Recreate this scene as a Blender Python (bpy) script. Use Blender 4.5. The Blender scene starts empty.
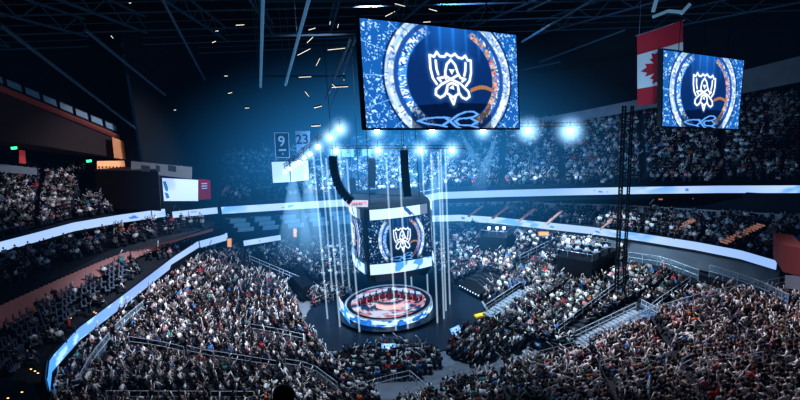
import bpy, bmesh, math, random
import numpy as np
from mathutils import Vector, Matrix
random.seed(7); RS = np.random.RandomState(11)
SC = bpy.context.scene; COL = SC.collection
PI = math.pi
# ------------------------------------------------------------------ camera
F = 500.; H = 28.
VPX, VPY = 120., 2300.
ROLL = math.atan2(VPX, VPY); PITCH = math.atan(F / math.hypot(VPX, VPY))
def ray(px, py):
    u, v = px - 400., py - 200.
    c, s = math.cos(ROLL), math.sin(ROLL)
    a, b = (u*c - v*s)/F, (u*s + v*c)/F
    cp, sp = math.cos(PITCH), math.sin(PITCH)
    return Vector((a, cp - b*sp, -sp - b*cp))
CAM = Vector((0, 0, H))
def at(px, py, z):                       # point of the sight line on the level z
    r = ray(px, py); return CAM + r*((z-H)/r.z)
def aty(px, py, y):                      # ... on the upright plane y
    r = ray(px, py); return CAM + r*(y/r.y)
def atd(px, py, d):                      # ... at horizontal distance d
    r = ray(px, py); return CAM + r*(d/math.hypot(r.x, r.y))
def proj(p):
    d = Vector(p) - CAM
    cp, sp = math.cos(PITCH), math.sin(PITCH)
    fw = d.y*cp - d.z*sp; up = d.y*sp + d.z*cp
    if fw < .1: return (-999, -999, fw)
    a = d.x/fw*F; b = -up/fw*F
    c, s = math.cos(ROLL), math.sin(ROLL)
    return (400 + a*c + b*s, 200 - a*s + b*c, fw)
cam = bpy.data.cameras.new('camera'); cam.sensor_width = 36; cam.lens = 36*F/800
cam.clip_start = .1; cam.clip_end = 1000
co = bpy.data.objects.new('camera', cam); COL.objects.link(co)
fwd = ray(400, 200).normalized(); rt = (ray(500, 200)-ray(400, 200)).normalized(); upv = rt.cross(fwd)
M4 = Matrix((rt, upv, -fwd)).transposed().to_4x4(); M4.translation = CAM
co.matrix_world = M4; SC.camera = co
# ------------------------------------------------------------------ materials
def mat(name, col, rough=.6, emit=0, metal=0, noise=0, ecol=None):
    m = bpy.data.materials.new(name); m.use_nodes = True
    nt = m.node_tree; b = nt.nodes['Principled BSDF']
    b.inputs['Base Color'].default_value = (*col, 1); b.inputs['Roughness'].default_value = rough
    b.inputs['Metallic'].default_value = metal
    if emit:  # on steel, walls and cloth this glow stands in for received light
        b.inputs['Emission Color'].default_value = (*(ecol or col), 1); b.inputs['Emission Strength'].default_value = emit
    if noise:
        n = nt.nodes.new('ShaderNodeTexNoise'); n.inputs['Scale'].default_value = noise; n.inputs['Detail'].default_value = 6
        tc = nt.nodes.new('ShaderNodeTexCoord'); nt.links.new(tc.outputs['Object'], n.inputs['Vector'])
        r = nt.nodes.new('ShaderNodeMixRGB'); r.blend_type = 'MIX'
        r.inputs[1].default_value = (*[c*.55 for c in col], 1); r.inputs[2].default_value = (*[min(1, c*1.4) for c in col], 1)
        nt.links.new(n.outputs['Fac'], r.inputs[0]); nt.links.new(r.outputs[0], b.inputs['Base Color'])
    return m
def attr_mat(name, emit=0, rough=.8):
    m = bpy.data.materials.new(name); m.use_nodes = True
    nt = m.node_tree; b = nt.nodes['Principled BSDF']
    a = nt.nodes.new('ShaderNodeAttribute'); a.attribute_name = 'Col'
    b.inputs['Roughness'].default_value = rough
    if emit:
        b.inputs['Base Color'].default_value = (.01, .01, .01, 1)
        nt.links.new(a.outputs['Color'], b.inputs['Emission Color']); b.inputs['Emission Strength'].default_value = emit
    else:
        nt.links.new(a.outputs['Color'], b.inputs['Base Color'])
    return m
def vol_mat(name, col, strength, kind=None, absorb=0., power=2.):  # volume glows by itself in place of light scattered by haze
    m = bpy.data.materials.new(name); m.use_nodes = True
    nt = m.node_tree; nt.nodes.clear()
    out = nt.nodes.new('ShaderNodeOutputMaterial'); em = nt.nodes.new('ShaderNodeEmission')
    em.inputs['Color'].default_value = (*col, 1); em.inputs['Strength'].default_value = strength
    if kind:
        tc = nt.nodes.new('ShaderNodeTexCoord')
        if kind == 'ball':                    # fades from the object's centre to its surface
            ln = nt.nodes.new('ShaderNodeVectorMath'); ln.operation = 'LENGTH'
            nt.links.new(tc.outputs['Object'], ln.inputs[0]); src = ln.outputs['Value']
        else:                                 # 'down': fades with depth below the origin (local z 0..-1)
            sp = nt.nodes.new('ShaderNodeSeparateXYZ'); nt.links.new(tc.outputs['Object'], sp.inputs[0])
            ng = nt.nodes.new('ShaderNodeMath'); ng.operation = 'MULTIPLY'; ng.inputs[1].default_value = -1
            nt.links.new(sp.outputs['Z'], ng.inputs[0]); src = ng.outputs[0]
        iv = nt.nodes.new('ShaderNodeMath'); iv.operation = 'SUBTRACT'; iv.inputs[0].default_value = 1; iv.use_clamp = True
        nt.links.new(src, iv.inputs[1])
        pw = nt.nodes.new('ShaderNodeMath'); pw.operation = 'POWER'; pw.inputs[1].default_value = power
        nt.links.new(iv.outputs[0], pw.inputs[0])
        ml = nt.nodes.new('ShaderNodeMath'); ml.operation = 'MULTIPLY'; ml.inputs[1].default_value = strength
        nt.links.new(pw.outputs[0], ml.inputs[0]); nt.links.new(ml.outputs[0], em.inputs['Strength'])
    nt.links.new(em.outputs[0], out.inputs['Volume'])
    return m
M = dict(
    void=mat('black_wall', (.003, .004, .006), .9),
    black=mat('black_metal', (.006, .008, .012), .5), dark=mat('dark_concrete', (.018, .024, .036), .8, noise=.8),
    step=mat('seating_step', (.016, .02, .03), .8, noise=1.5), floor=mat('arena_floor', (.2, .23, .28), .6, noise=.5),
    disc=mat('stage_floor', (.012, .03, .055), .35, noise=.6), steel=mat('steel', (.4, .46, .55), .35, metal=.6),
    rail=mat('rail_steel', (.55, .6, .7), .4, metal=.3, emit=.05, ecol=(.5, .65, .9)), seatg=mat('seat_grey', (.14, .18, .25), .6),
    truss=mat('roof_steel', (.02, .05, .09), .6, emit=.02, ecol=(.12, .35, .65)), trussb=mat('lit_truss', (.1, .25, .4), .5, emit=.22, ecol=(.15, .42, .75)),  # blue light on the roof steel is put in as glow
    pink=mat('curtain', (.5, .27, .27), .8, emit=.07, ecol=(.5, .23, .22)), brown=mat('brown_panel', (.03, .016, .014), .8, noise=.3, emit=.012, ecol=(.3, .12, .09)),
    red=mat('red_paint', (.5, .03, .05), .6), white=mat('white_paint', (.8, .82, .85), .5), grey=mat('grey_wall', (.2, .24, .3), .8, noise=.4, emit=.018, ecol=(.4, .6, .8)),  # grey wall glows faintly in place of light falling on it
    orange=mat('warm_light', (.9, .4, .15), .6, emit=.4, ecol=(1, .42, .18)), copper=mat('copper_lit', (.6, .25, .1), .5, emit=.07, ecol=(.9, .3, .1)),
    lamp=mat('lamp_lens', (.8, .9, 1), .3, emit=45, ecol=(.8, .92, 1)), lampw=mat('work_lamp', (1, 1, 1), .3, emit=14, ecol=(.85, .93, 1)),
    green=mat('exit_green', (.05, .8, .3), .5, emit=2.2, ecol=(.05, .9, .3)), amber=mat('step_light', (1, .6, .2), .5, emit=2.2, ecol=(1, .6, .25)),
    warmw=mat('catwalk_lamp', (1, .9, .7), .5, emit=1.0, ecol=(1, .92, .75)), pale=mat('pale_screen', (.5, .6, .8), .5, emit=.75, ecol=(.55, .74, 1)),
    blue=mat('blue_glass', (.03, .12, .25), .3, emit=.05, ecol=(.1, .4, .8)), skyb=mat('pale_blue_bench', (.25, .4, .55), .6, emit=.14, ecol=(.2, .5, .8)),  # bench glow added so the far rows look lit
    col=attr_mat('painted'), screen=attr_mat('led_picture', 1.25), crowd=attr_mat('people_colours'), print=attr_mat('printed_cloth', 0, .8),
    beam=vol_mat('haze_beam', (.62, .82, 1), 1.6), 
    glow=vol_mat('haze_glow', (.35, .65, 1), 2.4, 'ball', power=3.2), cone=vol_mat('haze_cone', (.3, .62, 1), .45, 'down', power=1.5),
    haze=vol_mat('haze', (.03, .26, .62), .042, 'ball', power=1.5), haze2=vol_mat('haze_wide', (.008, .08, .22), .00045),
)
_g = bpy.data.materials.new('rail_glass'); _g.use_nodes = True
_b = _g.node_tree.nodes['Principled BSDF']; _b.inputs['Base Color'].default_value = (.35, .55, .75, 1); _b.inputs['Roughness'].default_value = .2
_b.inputs['Alpha'].default_value = .3; M['glass'] = _g
# ------------------------------------------------------------------ helpers
def link(name, me, m=None, parent=None, loc=None):
    o = bpy.data.objects.new(name, me); COL.objects.link(o)
    if m is not None and len(me.materials) == 0: me.materials.append(m)
    if parent: o.parent = parent
    if loc is not None: o.location = loc
    return o
def tag(o, label=None, cat=None, group=None, kind=None):
    for k, v in (('label', label), ('category', cat), ('group', group), ('kind', kind)):
        if v: o[k] = v
    return o
def empty(name, loc, label=None, cat=None, group=None, rz=0):
    o = bpy.data.objects.new(name, None); COL.objects.link(o); o.location = loc; o.rotation_euler = (0, 0, rz)
    o.empty_display_size = .3
    return tag(o, label, cat, group)
class MB:
    def __init__(s, o=(0, 0, 0)): s.v = []; s.f = []; s.o = Vector(o)
    def add(s, vs, fs):
        n = len(s.v); s.v += [tuple(Vector(v)-s.o) for v in vs]; s.f += [tuple(i+n for i in f) for f in fs]; return s
    def quad(s, a, b, c, d): return s.add([a, b, c, d], [(0, 1, 2, 3)])
    def box(s, c, d, rz=0, taper=1):
        c = Vector(c); hx, hy, hz = d[0]/2, d[1]/2, d[2]/2; vs = []
        ca, sa = math.cos(rz), math.sin(rz)
        for z in (-1, 1):
            t = taper if z > 0 else 1
            for x, y in ((-1, -1), (1, -1), (1, 1), (-1, 1)):
                X, Y = x*hx*t, y*hy*t; vs.append(c + Vector((X*ca-Y*sa, X*sa+Y*ca, z*hz)))
        return s.add(vs, [(3, 2, 1, 0), (4, 5, 6, 7), (0, 1, 5, 4), (1, 2, 6, 5), (2, 3, 7, 6), (3, 0, 4, 7)])
    def hexa(s, a, b):                        # two quads joined into a solid
        return s.add(list(a)+list(b), [(3, 2, 1, 0), (4, 5, 6, 7), (0, 1, 5, 4), (1, 2, 6, 5), (2, 3, 7, 6), (3, 0, 4, 7)])
    def tube(s, a, b, r, n=6, r2=None):
        a, b = Vector(a), Vector(b); d = (b-a)
        if d.length < 1e-5: return s
        d.normalize(); x = d.orthogonal().normalized(); y = d.cross(x); r2 = r if r2 is None else r2
        vs = [a + (x*math.cos(2*PI*i/n)+y*math.sin(2*PI*i/n))*r for i in range(n)] + [b + (x*math.cos(2*PI*i/n)+y*math.sin(2*PI*i/n))*r2 for i in range(n)]
        return s.add(vs, [(i, (i+1) % n, n+(i+1) % n, n+i) for i in range(n)] + [tuple(range(n-1, -1, -1)), tuple(range(n, 2*n))])
    def path(s, pts, r, n=6):
        for a, b in zip(pts, pts[1:]): s.tube(a, b, r, n)
        return s
    def cyl(s, c, r, z0, z1, n=48, r2=None):
        return s.tube((c[0], c[1], z0), (c[0], c[1], z1), r, n, r2)
    def build(s, name, m, parent=None, loc=None, smooth=False):
        me = bpy.data.meshes.new(name); me.from_pydata(s.v, [], s.f); me.update()
        if smooth:
            for p in me.polygons: p.use_smooth = True
        return link(name, me, m, parent, loc)
def lerp(a, b, t): return a + (b-a)*t
def hashn(x, y, seed=0):
    v = np.sin(x*127.1 + y*311.7 + seed*74.7)*43758.5453
    return v - np.floor(v)
def vnoise(x, y, seed=0):
    xi, yi = np.floor(x), np.floor(y); fx, fy = x-xi, y-yi
    fx = fx*fx*(3-2*fx); fy = fy*fy*(3-2*fy)
    return (hashn(xi, yi, seed)*(1-fx)+hashn(xi+1, yi, seed)*fx)*(1-fy) + (hashn(xi, yi+1, seed)*(1-fx)+hashn(xi+1, yi+1, seed)*fx)*fy
def grid_mesh(name, P, C, m, parent=None, loc=(0, 0, 0)):
    """P (nv,nu,3) positions, C (nv,nu,3) colours"""
    nv, nu = P.shape[:2]
    idx = np.arange(nv*nu).reshape(nv, nu)
    q = np.stack([idx[:-1, :-1], idx[:-1, 1:], idx[1:, 1:], idx[1:, :-1]], -1).reshape(-1, 4)
    me = np_mesh(name, (P-np.array(loc)).reshape(-1, 3), q, C.reshape(-1, 3))
    return link(name, me, m, parent, loc if parent is None else (0, 0, 0))
def np_mesh(name, V, Q, C=None):
    me = bpy.data.meshes.new(name); k = Q.shape[1]
    me.vertices.add(len(V)); me.vertices.foreach_set('co', V.astype(np.float32).ravel())
    me.loops.add(Q.size); me.loops.foreach_set('vertex_index', Q.astype(np.int32).ravel())
    me.polygons.add(len(Q)); me.polygons.foreach_set('loop_start', np.arange(0, Q.size, k, dtype=np.int32))
    me.update(calc_edges=True); me.validate()
    if C is not None:
        a = me.attributes.new('Col', 'FLOAT_COLOR', 'POINT')
        a.data.foreach_set('color', np.concatenate([C, np.ones((len(C), 1))], 1).astype(np.float32).ravel())
    return me
def quad_grid(a, b, c, d, nu, nv):            # a top-left b top-right c bottom-right d bottom-left; row 0 = top
    a, b, c, d = (np.array(p, float) for p in (a, b, c, d))
    u = np.linspace(0, 1, nu)[None, :, None]; v = np.linspace(0, 1, nv)[:, None, None]
    return (a*(1-u)+b*u)*(1-v) + (d*(1-u)+c*u)*v
# ------------------------------------------------------------------ the picture on the screens
def seg_dist(X, Y, pts):
    D = np.full(X.shape, 9.)
    for (x0, y0), (x1, y1) in zip(pts, pts[1:]):
        dx, dy = x1-x0, y1-y0; L = dx*dx+dy*dy+1e-9
        t = np.clip(((X-x0)*dx+(Y-y0)*dy)/L, 0, 1)
        D = np.minimum(D, np.hypot(X-x0-t*dx, Y-y0-t*dy))
    return D
EMB = [
    [(88, 98), (106, 103), (118, 84), (130, 100), (150, 100), (160, 88), (178, 97), (195, 86), (208, 99), (226, 102), (240, 90), (250, 108), (264, 108), (263, 158), (255, 192), (238, 213)],
    [(88, 98), (89, 150), (97, 188), (112, 211)], [(112, 118), (114, 150), (120, 172)], [(240, 120), (238, 150), (232, 172)],
    [(152, 188), (150, 160), (158, 130), (176, 110), (194, 130), (203, 160), (214, 180)],
    [(206, 170), (172, 190), (130, 213), (108, 234), (106, 254), (124, 266), (142, 256), (156, 232)],
    [(148, 176), (180, 192), (214, 206), (248, 238), (252, 258), (236, 270), (218, 262), (204, 240)],
    [(158, 214), (150, 244), (180, 264), (206, 246), (202, 214), (176, 204), (158, 214)], [(166, 262), (180, 292), (190, 262)],
    [(130, 200), (118, 188), (140, 184)], [(222, 196), (236, 186), (214, 182)]]
EMB = [[((x-176)/408., (y-188)/408.) for x, y in p] for p in EMB]
FILL = [((165, 148), (191, 148), (178, 172)), ((182, 212), (164, 226), (186, 232))]
FILL = [[((x-176)/408., (y-188)/408.) for x, y in p] for p in FILL]
def intri(X, Y, t):
    s = [(t[i][0], t[i][1], t[(i+1) % 3][0], t[(i+1) % 3][1]) for i in range(3)]
    d = [(X-x1)*(y0-y1)-(x0-x1)*(Y-y1) for x0, y0, x1, y1 in s]
    return ((d[0] > 0) & (d[1] > 0) & (d[2] > 0)) | ((d[0] < 0) & (d[1] < 0) & (d[2] < 0))
def picture(nu, nv, asp, cx=.53, cy=.5, es=1.0, dark=False, seed=3):
    u = np.linspace(0, 1, nu)[None, :]*np.ones((nv, 1)); v = np.linspace(0, 1, nv)[:, None]*np.ones((1, nu))
    X = (u-cx)*asp; Y = v-cy
    r = np.hypot(X, Y/1.04); th = np.arctan2(Y, X)
    C = np.zeros((nv, nu, 3))
    base = np.array([.004, .03, .13]); C[:] = base
    if dark: C *= .25
    C += (0.3 if dark else 1)*(np.exp(-((X)/.25)**2)*np.clip(.45-v, 0, 1)*.9)[..., None]*np.array([.03, .22, .7])
    C += (((np.sin(X*46)*.5+.5)**8)*np.clip(.35-v, 0, 1))[..., None]*np.array([.02, .25, .8])
    n1 = vnoise(r*60, th*24, seed); n2 = vnoise(u*nu*.35, v*nv*.35, seed+1); n3 = vnoise(r*30, th*12, seed+2)
    side = np.clip(np.abs(np.cos(th))*(5 if dark else 3)-(3.2 if dark else 1.15), 0, 1)
    def band(r0, r1, col, amt):
        mk = np.clip((r-r0)/.012+.5, 0, 1)*np.clip((r1-r)/.012+.5, 0, 1)*side
        C[:] = C*(1-mk[..., None]*amt[..., None]) + np.array(col)*(mk*amt)[..., None]
    one = np.ones_like(r); st1 = vnoise(r*90, th*5, seed); st2 = vnoise(r*26, th*15, seed+7); st3 = vnoise(r*45, th*40, seed+8)
    if not dark: band(.68, 9, (.012, .12, .40), one*.92)
    spk = (n2 > .64)*(n3 > .42)*1.
    band(.68, 2.0, (.30, .60, .98), spk*.6*(.45 if dark else 1))
    band(.68, 2.0, (.75, .9, 1.), (n2 > .80)*(n3 > .4)*.6)
    lines = (np.abs(np.sin(th*9)) < .05)*1.
    band(.66, 9, (.25, .55, .95), lines*.6)
    band(.575, .655, (.50, .70, .97), .45+.55*st1)
    band(.575, .655, (.9, .97, 1.), (st2 > .62)*.8); band(.575, .655, (.02, .12, .42), (st3 > .74)*.8)
    band(.53, .575, (.02, .1, .35), one*.8)
    band(.45, .53, (.06, .28, .8), np.clip(n3*1.4, 0, 1))
    band(.46, .53, (.75, .9, 1.), (st3 > .60)*.9)
    org = (X > 0)*(np.abs(th+.05) < 1.05)
    C[:] = np.where((org*(r > .455)*(r < .51)*(st3 > .36))[..., None] > 0, np.array([.62, .38, .24])*(.35+.9*st2[..., None]), C)
    C[:] = np.where((org*(r > .455)*(r < .515)*(n1 > .80))[..., None] > 0, np.array([.6, .05, .05]), C)
    arm = (X > .2)*(X < .44)*(np.abs(Y-.10-.03*np.sin(X*14)) < .02)
    C[:] = np.where(arm[..., None], np.array([.34, .16, .07]), C)
    # faint reflected emblem near the bottom
    D = np.full(X.shape, 9.)
    for p in EMB[4:8]: D = np.minimum(D, seg_dist(X/1.5+.03, (Y-.43)*1.5, [(y_*1.1, x_*.9) for x_, y_ in p]))
    low = (Y > .24)*(np.abs(X) < .42)
    C[:] = np.where((low*(D < .2))[..., None] > 0, C*.35, C)
    C[:] = np.where((low*(D < .012))[..., None] > 0, np.array([.12, .33, .75]), C)
    D = np.full(X.shape, 9.)
    for p in EMB: D = np.minimum(D, seg_dist(X/es, Y/es, p))
    C += (np.exp(-(D/.03)**2)*.16)[..., None]*np.array([.2, .5, 1.])
    a = np.clip((.0115-D)/.004+.5, 0, 1)[..., None]
    C[:] = C*(1-a) + np.array([.92, .96, 1.])*a
    for t in FILL: C[:] = np.where(intri(X/es, Y/es, t)[..., None], np.array([.75, .9, 1.]), C)
    return C
# ------------------------------------------------------------------ levels of the bowl (front edge, back edge): (px, py) on their level
def curve(z, pts): return [at(x, y, z) for x, y in pts]
lowF = [(385, 405), (345, 378), (320, 350), (303, 325), (295, 305), (285, 287), (290, 280), (330, 280), (395, 278), (450, 278), (478, 288), (492, 308), (510, 330), (550, 346), (588, 354)]
lowB = [(60, 470), (48, 398), (80, 352), (125, 315), (165, 283), (205, 256), (244, 251), (300, 243), (380, 234), (445, 228), (480, 228), (540, 236), (620, 248), (697, 270), (785, 296)]
LOW_F = curve(.9, lowF); LOW_B = curve(6., lowB)
nearFz = [1.4, 1.8, 2.4, 3.2, 4.2, 5.2, 5.6]; nearF = [(398, 412), (440, 392), (500, 374), (590, 350), (650, 322), (710, 304), (800, 287)]
nearBz = [8.5, 8.5, 9, 9.6, 10.2, 10.6, 10.8]; nearB = [(330, 470), (430, 470), (520, 470), (640, 460), (720, 440), (830, 420), (960, 380)]
NEAR_F = [at(x, y, z) for (x, y), z in zip(nearF, nearFz)]; NEAR_B = [at(x, y, z) for (x, y), z in zip(nearB, nearBz)]
Bleft = [(50, 392), (52, 372), (80, 340), (125, 305), (150, 285), (175, 265), (200, 248), (228, 240)]
Bfar = [(244, 246), (281, 240)]
Bright = [(428, 222), (460, 221), (500, 224), (535, 228), (590, 234), (640, 241), (695, 250), (740, 259), (776, 270)]
M1left = [(-60, 370), (0, 330), (60, 297), (100, 275), (135, 257), (180, 239), (200, 234), (222, 229)]
M1far = [(225, 222), (300, 216)]
M1right = [(440, 206), (470, 205), (510, 206), (554, 209), (600, 210), (640, 212), (720, 217), (780, 221), (840, 226)]
Aleft = [(-40, 262), (0, 252), (40, 241), (75, 231), (120, 223), (166, 216.5)]
Amid = [(173, 218), (218, 213.5)]
Afar = [(222, 214), (285, 210), (349, 206), (420, 203), (440, 199), (500, 197), (560, 195.5), (640, 194), (720, 193), (800, 193), (860, 194)]
# ------------------------------------------------------------------ people for the wide crowd (light meshes, one object)
TOPS = [('white shirt', (.84, .86, .90), 38), ('black hoodie', (.010, .010, .014), 38), ('grey sweater', (.28, .30, .33), 12), ('navy jacket', (.02, .035, .09), 12),
        ('red jacket', (.55, .03, .04), 4), ('pink top', (.62, .28, .32), 5), ('blue shirt', (.05, .22, .55), 4), ('orange jersey', (.75, .2, .05), 1), ('teal shirt', (.03, .33, .32), 2), ('beige coat', (.5, .45, .42), 3)]
HAIRS = [('black', (.008, .007, .007), 5), ('brown', (.05, .025, .012), 3), ('blond', (.42, .28, .12), 1)]
SKINS = [(.66, .46, .40), (.55, .35, .28), (.74, .54, .48), (.25, .15, .11)]
_tp = np.cumsum([t[2] for t in TOPS])/sum(t[2] for t in TOPS)
def pick_top(): return int(np.searchsorted(_tp, random.random()))
def lowpoly(pose):
    V, Fc, Z = [], [], []
    def add(vs, fs, z):
        n = len(V); V.extend(vs); Z.extend(z if isinstance(z, list) else [z]*len(vs)); Fc.extend([tuple(i+n for i in f) for f in fs])
    BF = [(3, 2, 1, 0), (4, 5, 6, 7), (0, 1, 5, 4), (1, 2, 6, 5), (2, 3, 7, 6), (3, 0, 4, 7)]
    def prism(a, b, ra, rb, z, flat=1.):
        a, b = Vector(a), Vector(b); d = (b-a).normalized(); x = d.cross(Vector((0, 1, .01))).normalized(); y = d.cross(x)
        vs = [a + x*sx*ra + y*sy*ra*flat for sx, sy in ((-1, -1), (1, -1), (1, 1), (-1, 1))] + [b + x*sx*rb + y*sy*rb*flat for sx, sy in ((-1, -1), (1, -1), (1, 1), (-1, 1))]
        add([tuple(v) for v in vs], BF, z)
    stand = pose in (4, 5)
    dz = .38 if stand else 0
    if stand:
        prism((-.1, 0, 0), (-.09, 0, .85), .06, .08, 3); prism((.1, 0, 0), (.09, 0, .85), .06, .08, 3)
    else:
        add([(-.19, 0, .44), (.19, 0, .44), (.19, .48, .44), (-.19, .48, .44), (-.18, 0, .58), (.18, 0, .58), (.17, .46, .57), (-.17, .46, .57)], BF, 3)
        add([(-.17, .38, 0), (.17, .38, 0), (.17, .48, 0), (-.17, .48, 0), (-.17, .38, .45), (.17, .38, .45), (.17, .48, .45), (-.17, .48, .45)], BF, 3)
    add([(-.16, -.1, .46+dz), (.16, -.1, .46+dz), (.16, .1, .46+dz), (-.16, .1, .46+dz), (-.21, -.08, 1.03+dz), (.21, -.08, 1.03+dz), (.2, .09, 1.0+dz), (-.2, .09, 1.0+dz)], BF, 2)
    hz = 1.22+dz
    ring = [(math.cos(i*PI/3), math.sin(i*PI/3)) for i in range(6)]
    vs = [(0, .01, hz-.16)] + [(.085*x, .1*y+.01, hz-.06) for x, y in ring] + [(.095*x, .11*y+.01, hz+.05) for x, y in ring] + [(0, 0, hz+.14)]
    fs = [(0, 1+(i+1) % 6, 1+i, 1+i) for i in range(6)] + [(1+i, 1+(i+1) % 6, 7+(i+1) % 6, 7+i) for i in range(6)] + [(7+i, 7+(i+1) % 6, 13, 13) for i in range(6)]
    z = [0]+[0 if y > -.1 else 1 for x, y in ring]+[1 if y < .5 else 0 for x, y in ring]+[1]
    add(vs, fs, z)
    def arm(s, el, ha, stick=None):
        sh = (s*.22, 0, 1.0+dz); el = (el[0]*s, el[1], el[2]+dz); ha = (ha[0]*s, ha[1], ha[2]+dz)
        prism(sh, el, .05, .042, 2); prism(el, ha, .04, .03, 0)
        if stick: prism(ha, (ha[0]+stick[0]*s, ha[1]+stick[1], ha[2]+stick[2]), .038, .038, 4)
    if pose == 0: arm(1, (.28, .1, .74), (.1, .3, .66)); arm(-1, (.28, .1, .74), (.1, .3, .66))
    if pose == 1: arm(1, (.3, .12, .8), (.06, .34, .98), (.42, .1, .3)); arm(-1, (.3, .12, .8), (.06, .34, .98), (-.1, .25, .5))
    if pose == 2: arm(1, (.34, .08, 1.22), (.26, .16, 1.5), (-.4, .1, .38)); arm(-1, (.28, .1, .74), (.1, .3, .66))
    if pose == 3: arm(1, (.36, .05, 1.2), (.28, .1, 1.48)); arm(-1, (.36, .05, 1.2), (.28, .1, 1.48))
    if pose == 4: arm(1, (.3, .1, .72), (.12, .25, .7)); arm(-1, (.3, .1, .72), (.12, .25, .7))
    if pose == 5: arm(1, (.36, .05, 1.22), (.3, .1, 1.5), (-.25, .1, .5)); arm(-1, (.32, .12, .8), (.1, .3, 1.0), (.3, .2, .4))
    return np.array(V), np.array(Fc), np.array(Z)
LP = [lowpoly(i) for i in range(6)]
people = []       # (x,y,z,heading,pose,top,zone,row,seat)
seats = []        # (x,y,z,heading)
steps = {}
STAGE = Vector((-1.6, 59.5, 0))
def edge_split(Fp, Bp, maxlen=11):
    out = []
    for i in range(len(Fp)-1):
        L = max((Bp[i+1]-Bp[i]).length, (Fp[i+1]-Fp[i]).length); n = max(1, round(L/maxlen))
        for k in range(n):
            out.append((lerp(Fp[i], Fp[i+1], k/n), lerp(Fp[i], Fp[i+1], (k+1)/n), lerp(Bp[i], Bp[i+1], k/n), lerp(Bp[i], Bp[i+1], (k+1)/n)))
    return out
def tier(name, Fp, Bp, zone, occ, pitch=.88, seat=.54, aisle=.6, maxlen=11, standing=.08, base=None, nrow=None, seatobj=True, jitter=.12):
    mb = MB()
    for bi, (a, b, c, d) in enumerate(edge_split(Fp, Bp, maxlen)):      # a,b front; c,d back
        depth = ((c-a).length+(d-b).length)/2
        n = nrow or max(2, round(depth/pitch))
        for k in range(n):
            t0, t1 = k/n, (k+1)/n
            p, q, r, s = lerp(a, c, t0), lerp(b, d, t0), lerp(b, d, t1), lerp(a, c, t1)
            z = (p.z+r.z)/2; zp = z - (c.z-a.z)/n
            P, Q, R_, S = (Vector((w.x, w.y, z)) for w in (p, q, r, s))
            mb.quad(P, Q, R_, S)
            if k or base is not None:
                zz = base if (k == 0 and base is not None) else zp
                mb.quad(Vector((p.x, p.y, zz)), Vector((q.x, q.y, zz)), Q, P)
            m0, m1 = lerp(P, S, .35), lerp(Q, R_, .35); L = (m1-m0).length
            if L < 1.5: continue
            ns = int((L-aisle)/seat)
            nr = (m1-m0).normalized().cross(Vector((0, 0, 1)))
            if nr.dot(STAGE-m0) < 0: nr = -nr
            hd = math.atan2(-nr.x, nr.y)
            oc = occ(bi, k, n) if callable(occ) else occ
            for j in range(ns):
                t = (aisle/2+(j+.5)*(L-aisle)/ns)/L; w = lerp(m0, m1, t)
                if seatobj: seats.append((w.x, w.y, w.z, hd))
                if zone == 'near' and k < (1 if bi < 4 else 2): continue
                if random.random() < oc:
                    ang = hd+random.gauss(0, .5); x = w.x+random.uniform(-jitter, jitter)
                    pose = random.choices(range(6), (44, 9, 8, 5, 3, 2))[0] if zone in ('near', 'low') else random.choices(range(6), (60, 6, 4, 3, 3, 1))[0]
                    people.append((x, w.y+random.uniform(-.12, .12), w.z, ang, pose, pick_top(), zone, (bi, k), j))
    return tag(mb.build(name, M['step']), kind='structure')
tier('lower_bowl', LOW_F, LOW_B, 'low', .93, base=0)
tier('near_bowl', NEAR_F, NEAR_B, 'near', .95, base=0, pitch=.9)
def offs(pts, d, z=None):                      # push points away from the stage centre
    o = []
    for p in pts:
        v = Vector((p.x-STAGE.x, p.y-STAGE.y, 0)).normalized(); o.append(Vector((p.x+v.x*d, p.y+v.y*d, p.z if z is None else z)))
    return o
ZB, ZM, ZA = 7.0, 9.6, 12.6
BL, BF_, BR = curve(ZB, Bleft), curve(ZB, Bfar), curve(ZB, Bright)
ML, MF, MR = curve(ZM, M1left), curve(ZM, M1far), curve(ZM, M1right)
ALp, AMp, AFp = curve(ZA, Aleft), curve(ZA, Amid), curve(ZA, Afar)
tier('middle_tier_left', offs(BL, .4, ZB+.9), ML, 'midleft', .16, pitch=.95, seatobj=False)
MFb = offs([BF_[0], BF_[1]], .4, ZB+.6); tier('middle_tier_far', [lerp(MFb[0], MFb[1], -.3), lerp(MFb[0], MFb[1], 3.2)], [MF[0], at(345, 213, ZM)], 'midfar', .12, pitch=1.1, seatobj=False)
tier('middle_tier_right', offs(BR, .4, ZB+.9), MR, 'midright', .62, pitch=.85)
# suites level between the middle tier and the upper ribbon
def lift(pts, z): return [Vector((p.x, p.y, z)) for p in pts]
def strip(name, lo, hi, m, kind='structure'):
    mb = MB()
    for i in range(len(lo)-1): mb.quad(lo[i], lo[i+1], hi[i+1], hi[i])
    return tag(mb.build(name, m), kind=kind)
# ---- upper tiers
UL_F = offs(ALp, .3, ZA+1.5); UF_F = offs(AFp, .3, ZA+1.5)
UL_B = [atd(x, y, d) for x, y, d in ((-60, 166, 88), (0, 168, 88), (45, 169, 87), (90, 170, 84), (124, 188, 80), (154, 208, 75))]
UF_B = [atd(x, y, d) for x, y, d in ((222, 160, 96), (285, 153, 96), (349, 145, 97), (420, 132, 98), (450, 125, 98), (505, 122, 97), (560, 121, 95), (640, 117, 95), (720, 104, 98), (800, 90, 104), (870, 78, 108))]
tier('upper_tier_left', UL_F, UL_B, 'upleft', .92, pitch=.85, maxlen=30)
tier('upper_tier_far', UF_F, UF_B, 'upright', lambda b, k, n: .62, pitch=.85, maxlen=17, aisle=.9)
# undersides, fascias and back walls of the tiers
strip('wall_suite_right', lift(MR, ZM-.1), lift(MR, 10.5), mat('ledge_grey', (.3, .34, .4), .8, emit=.06, ecol=(.4, .55, .75)))  # pale glow put into the ledge in place of light
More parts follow.
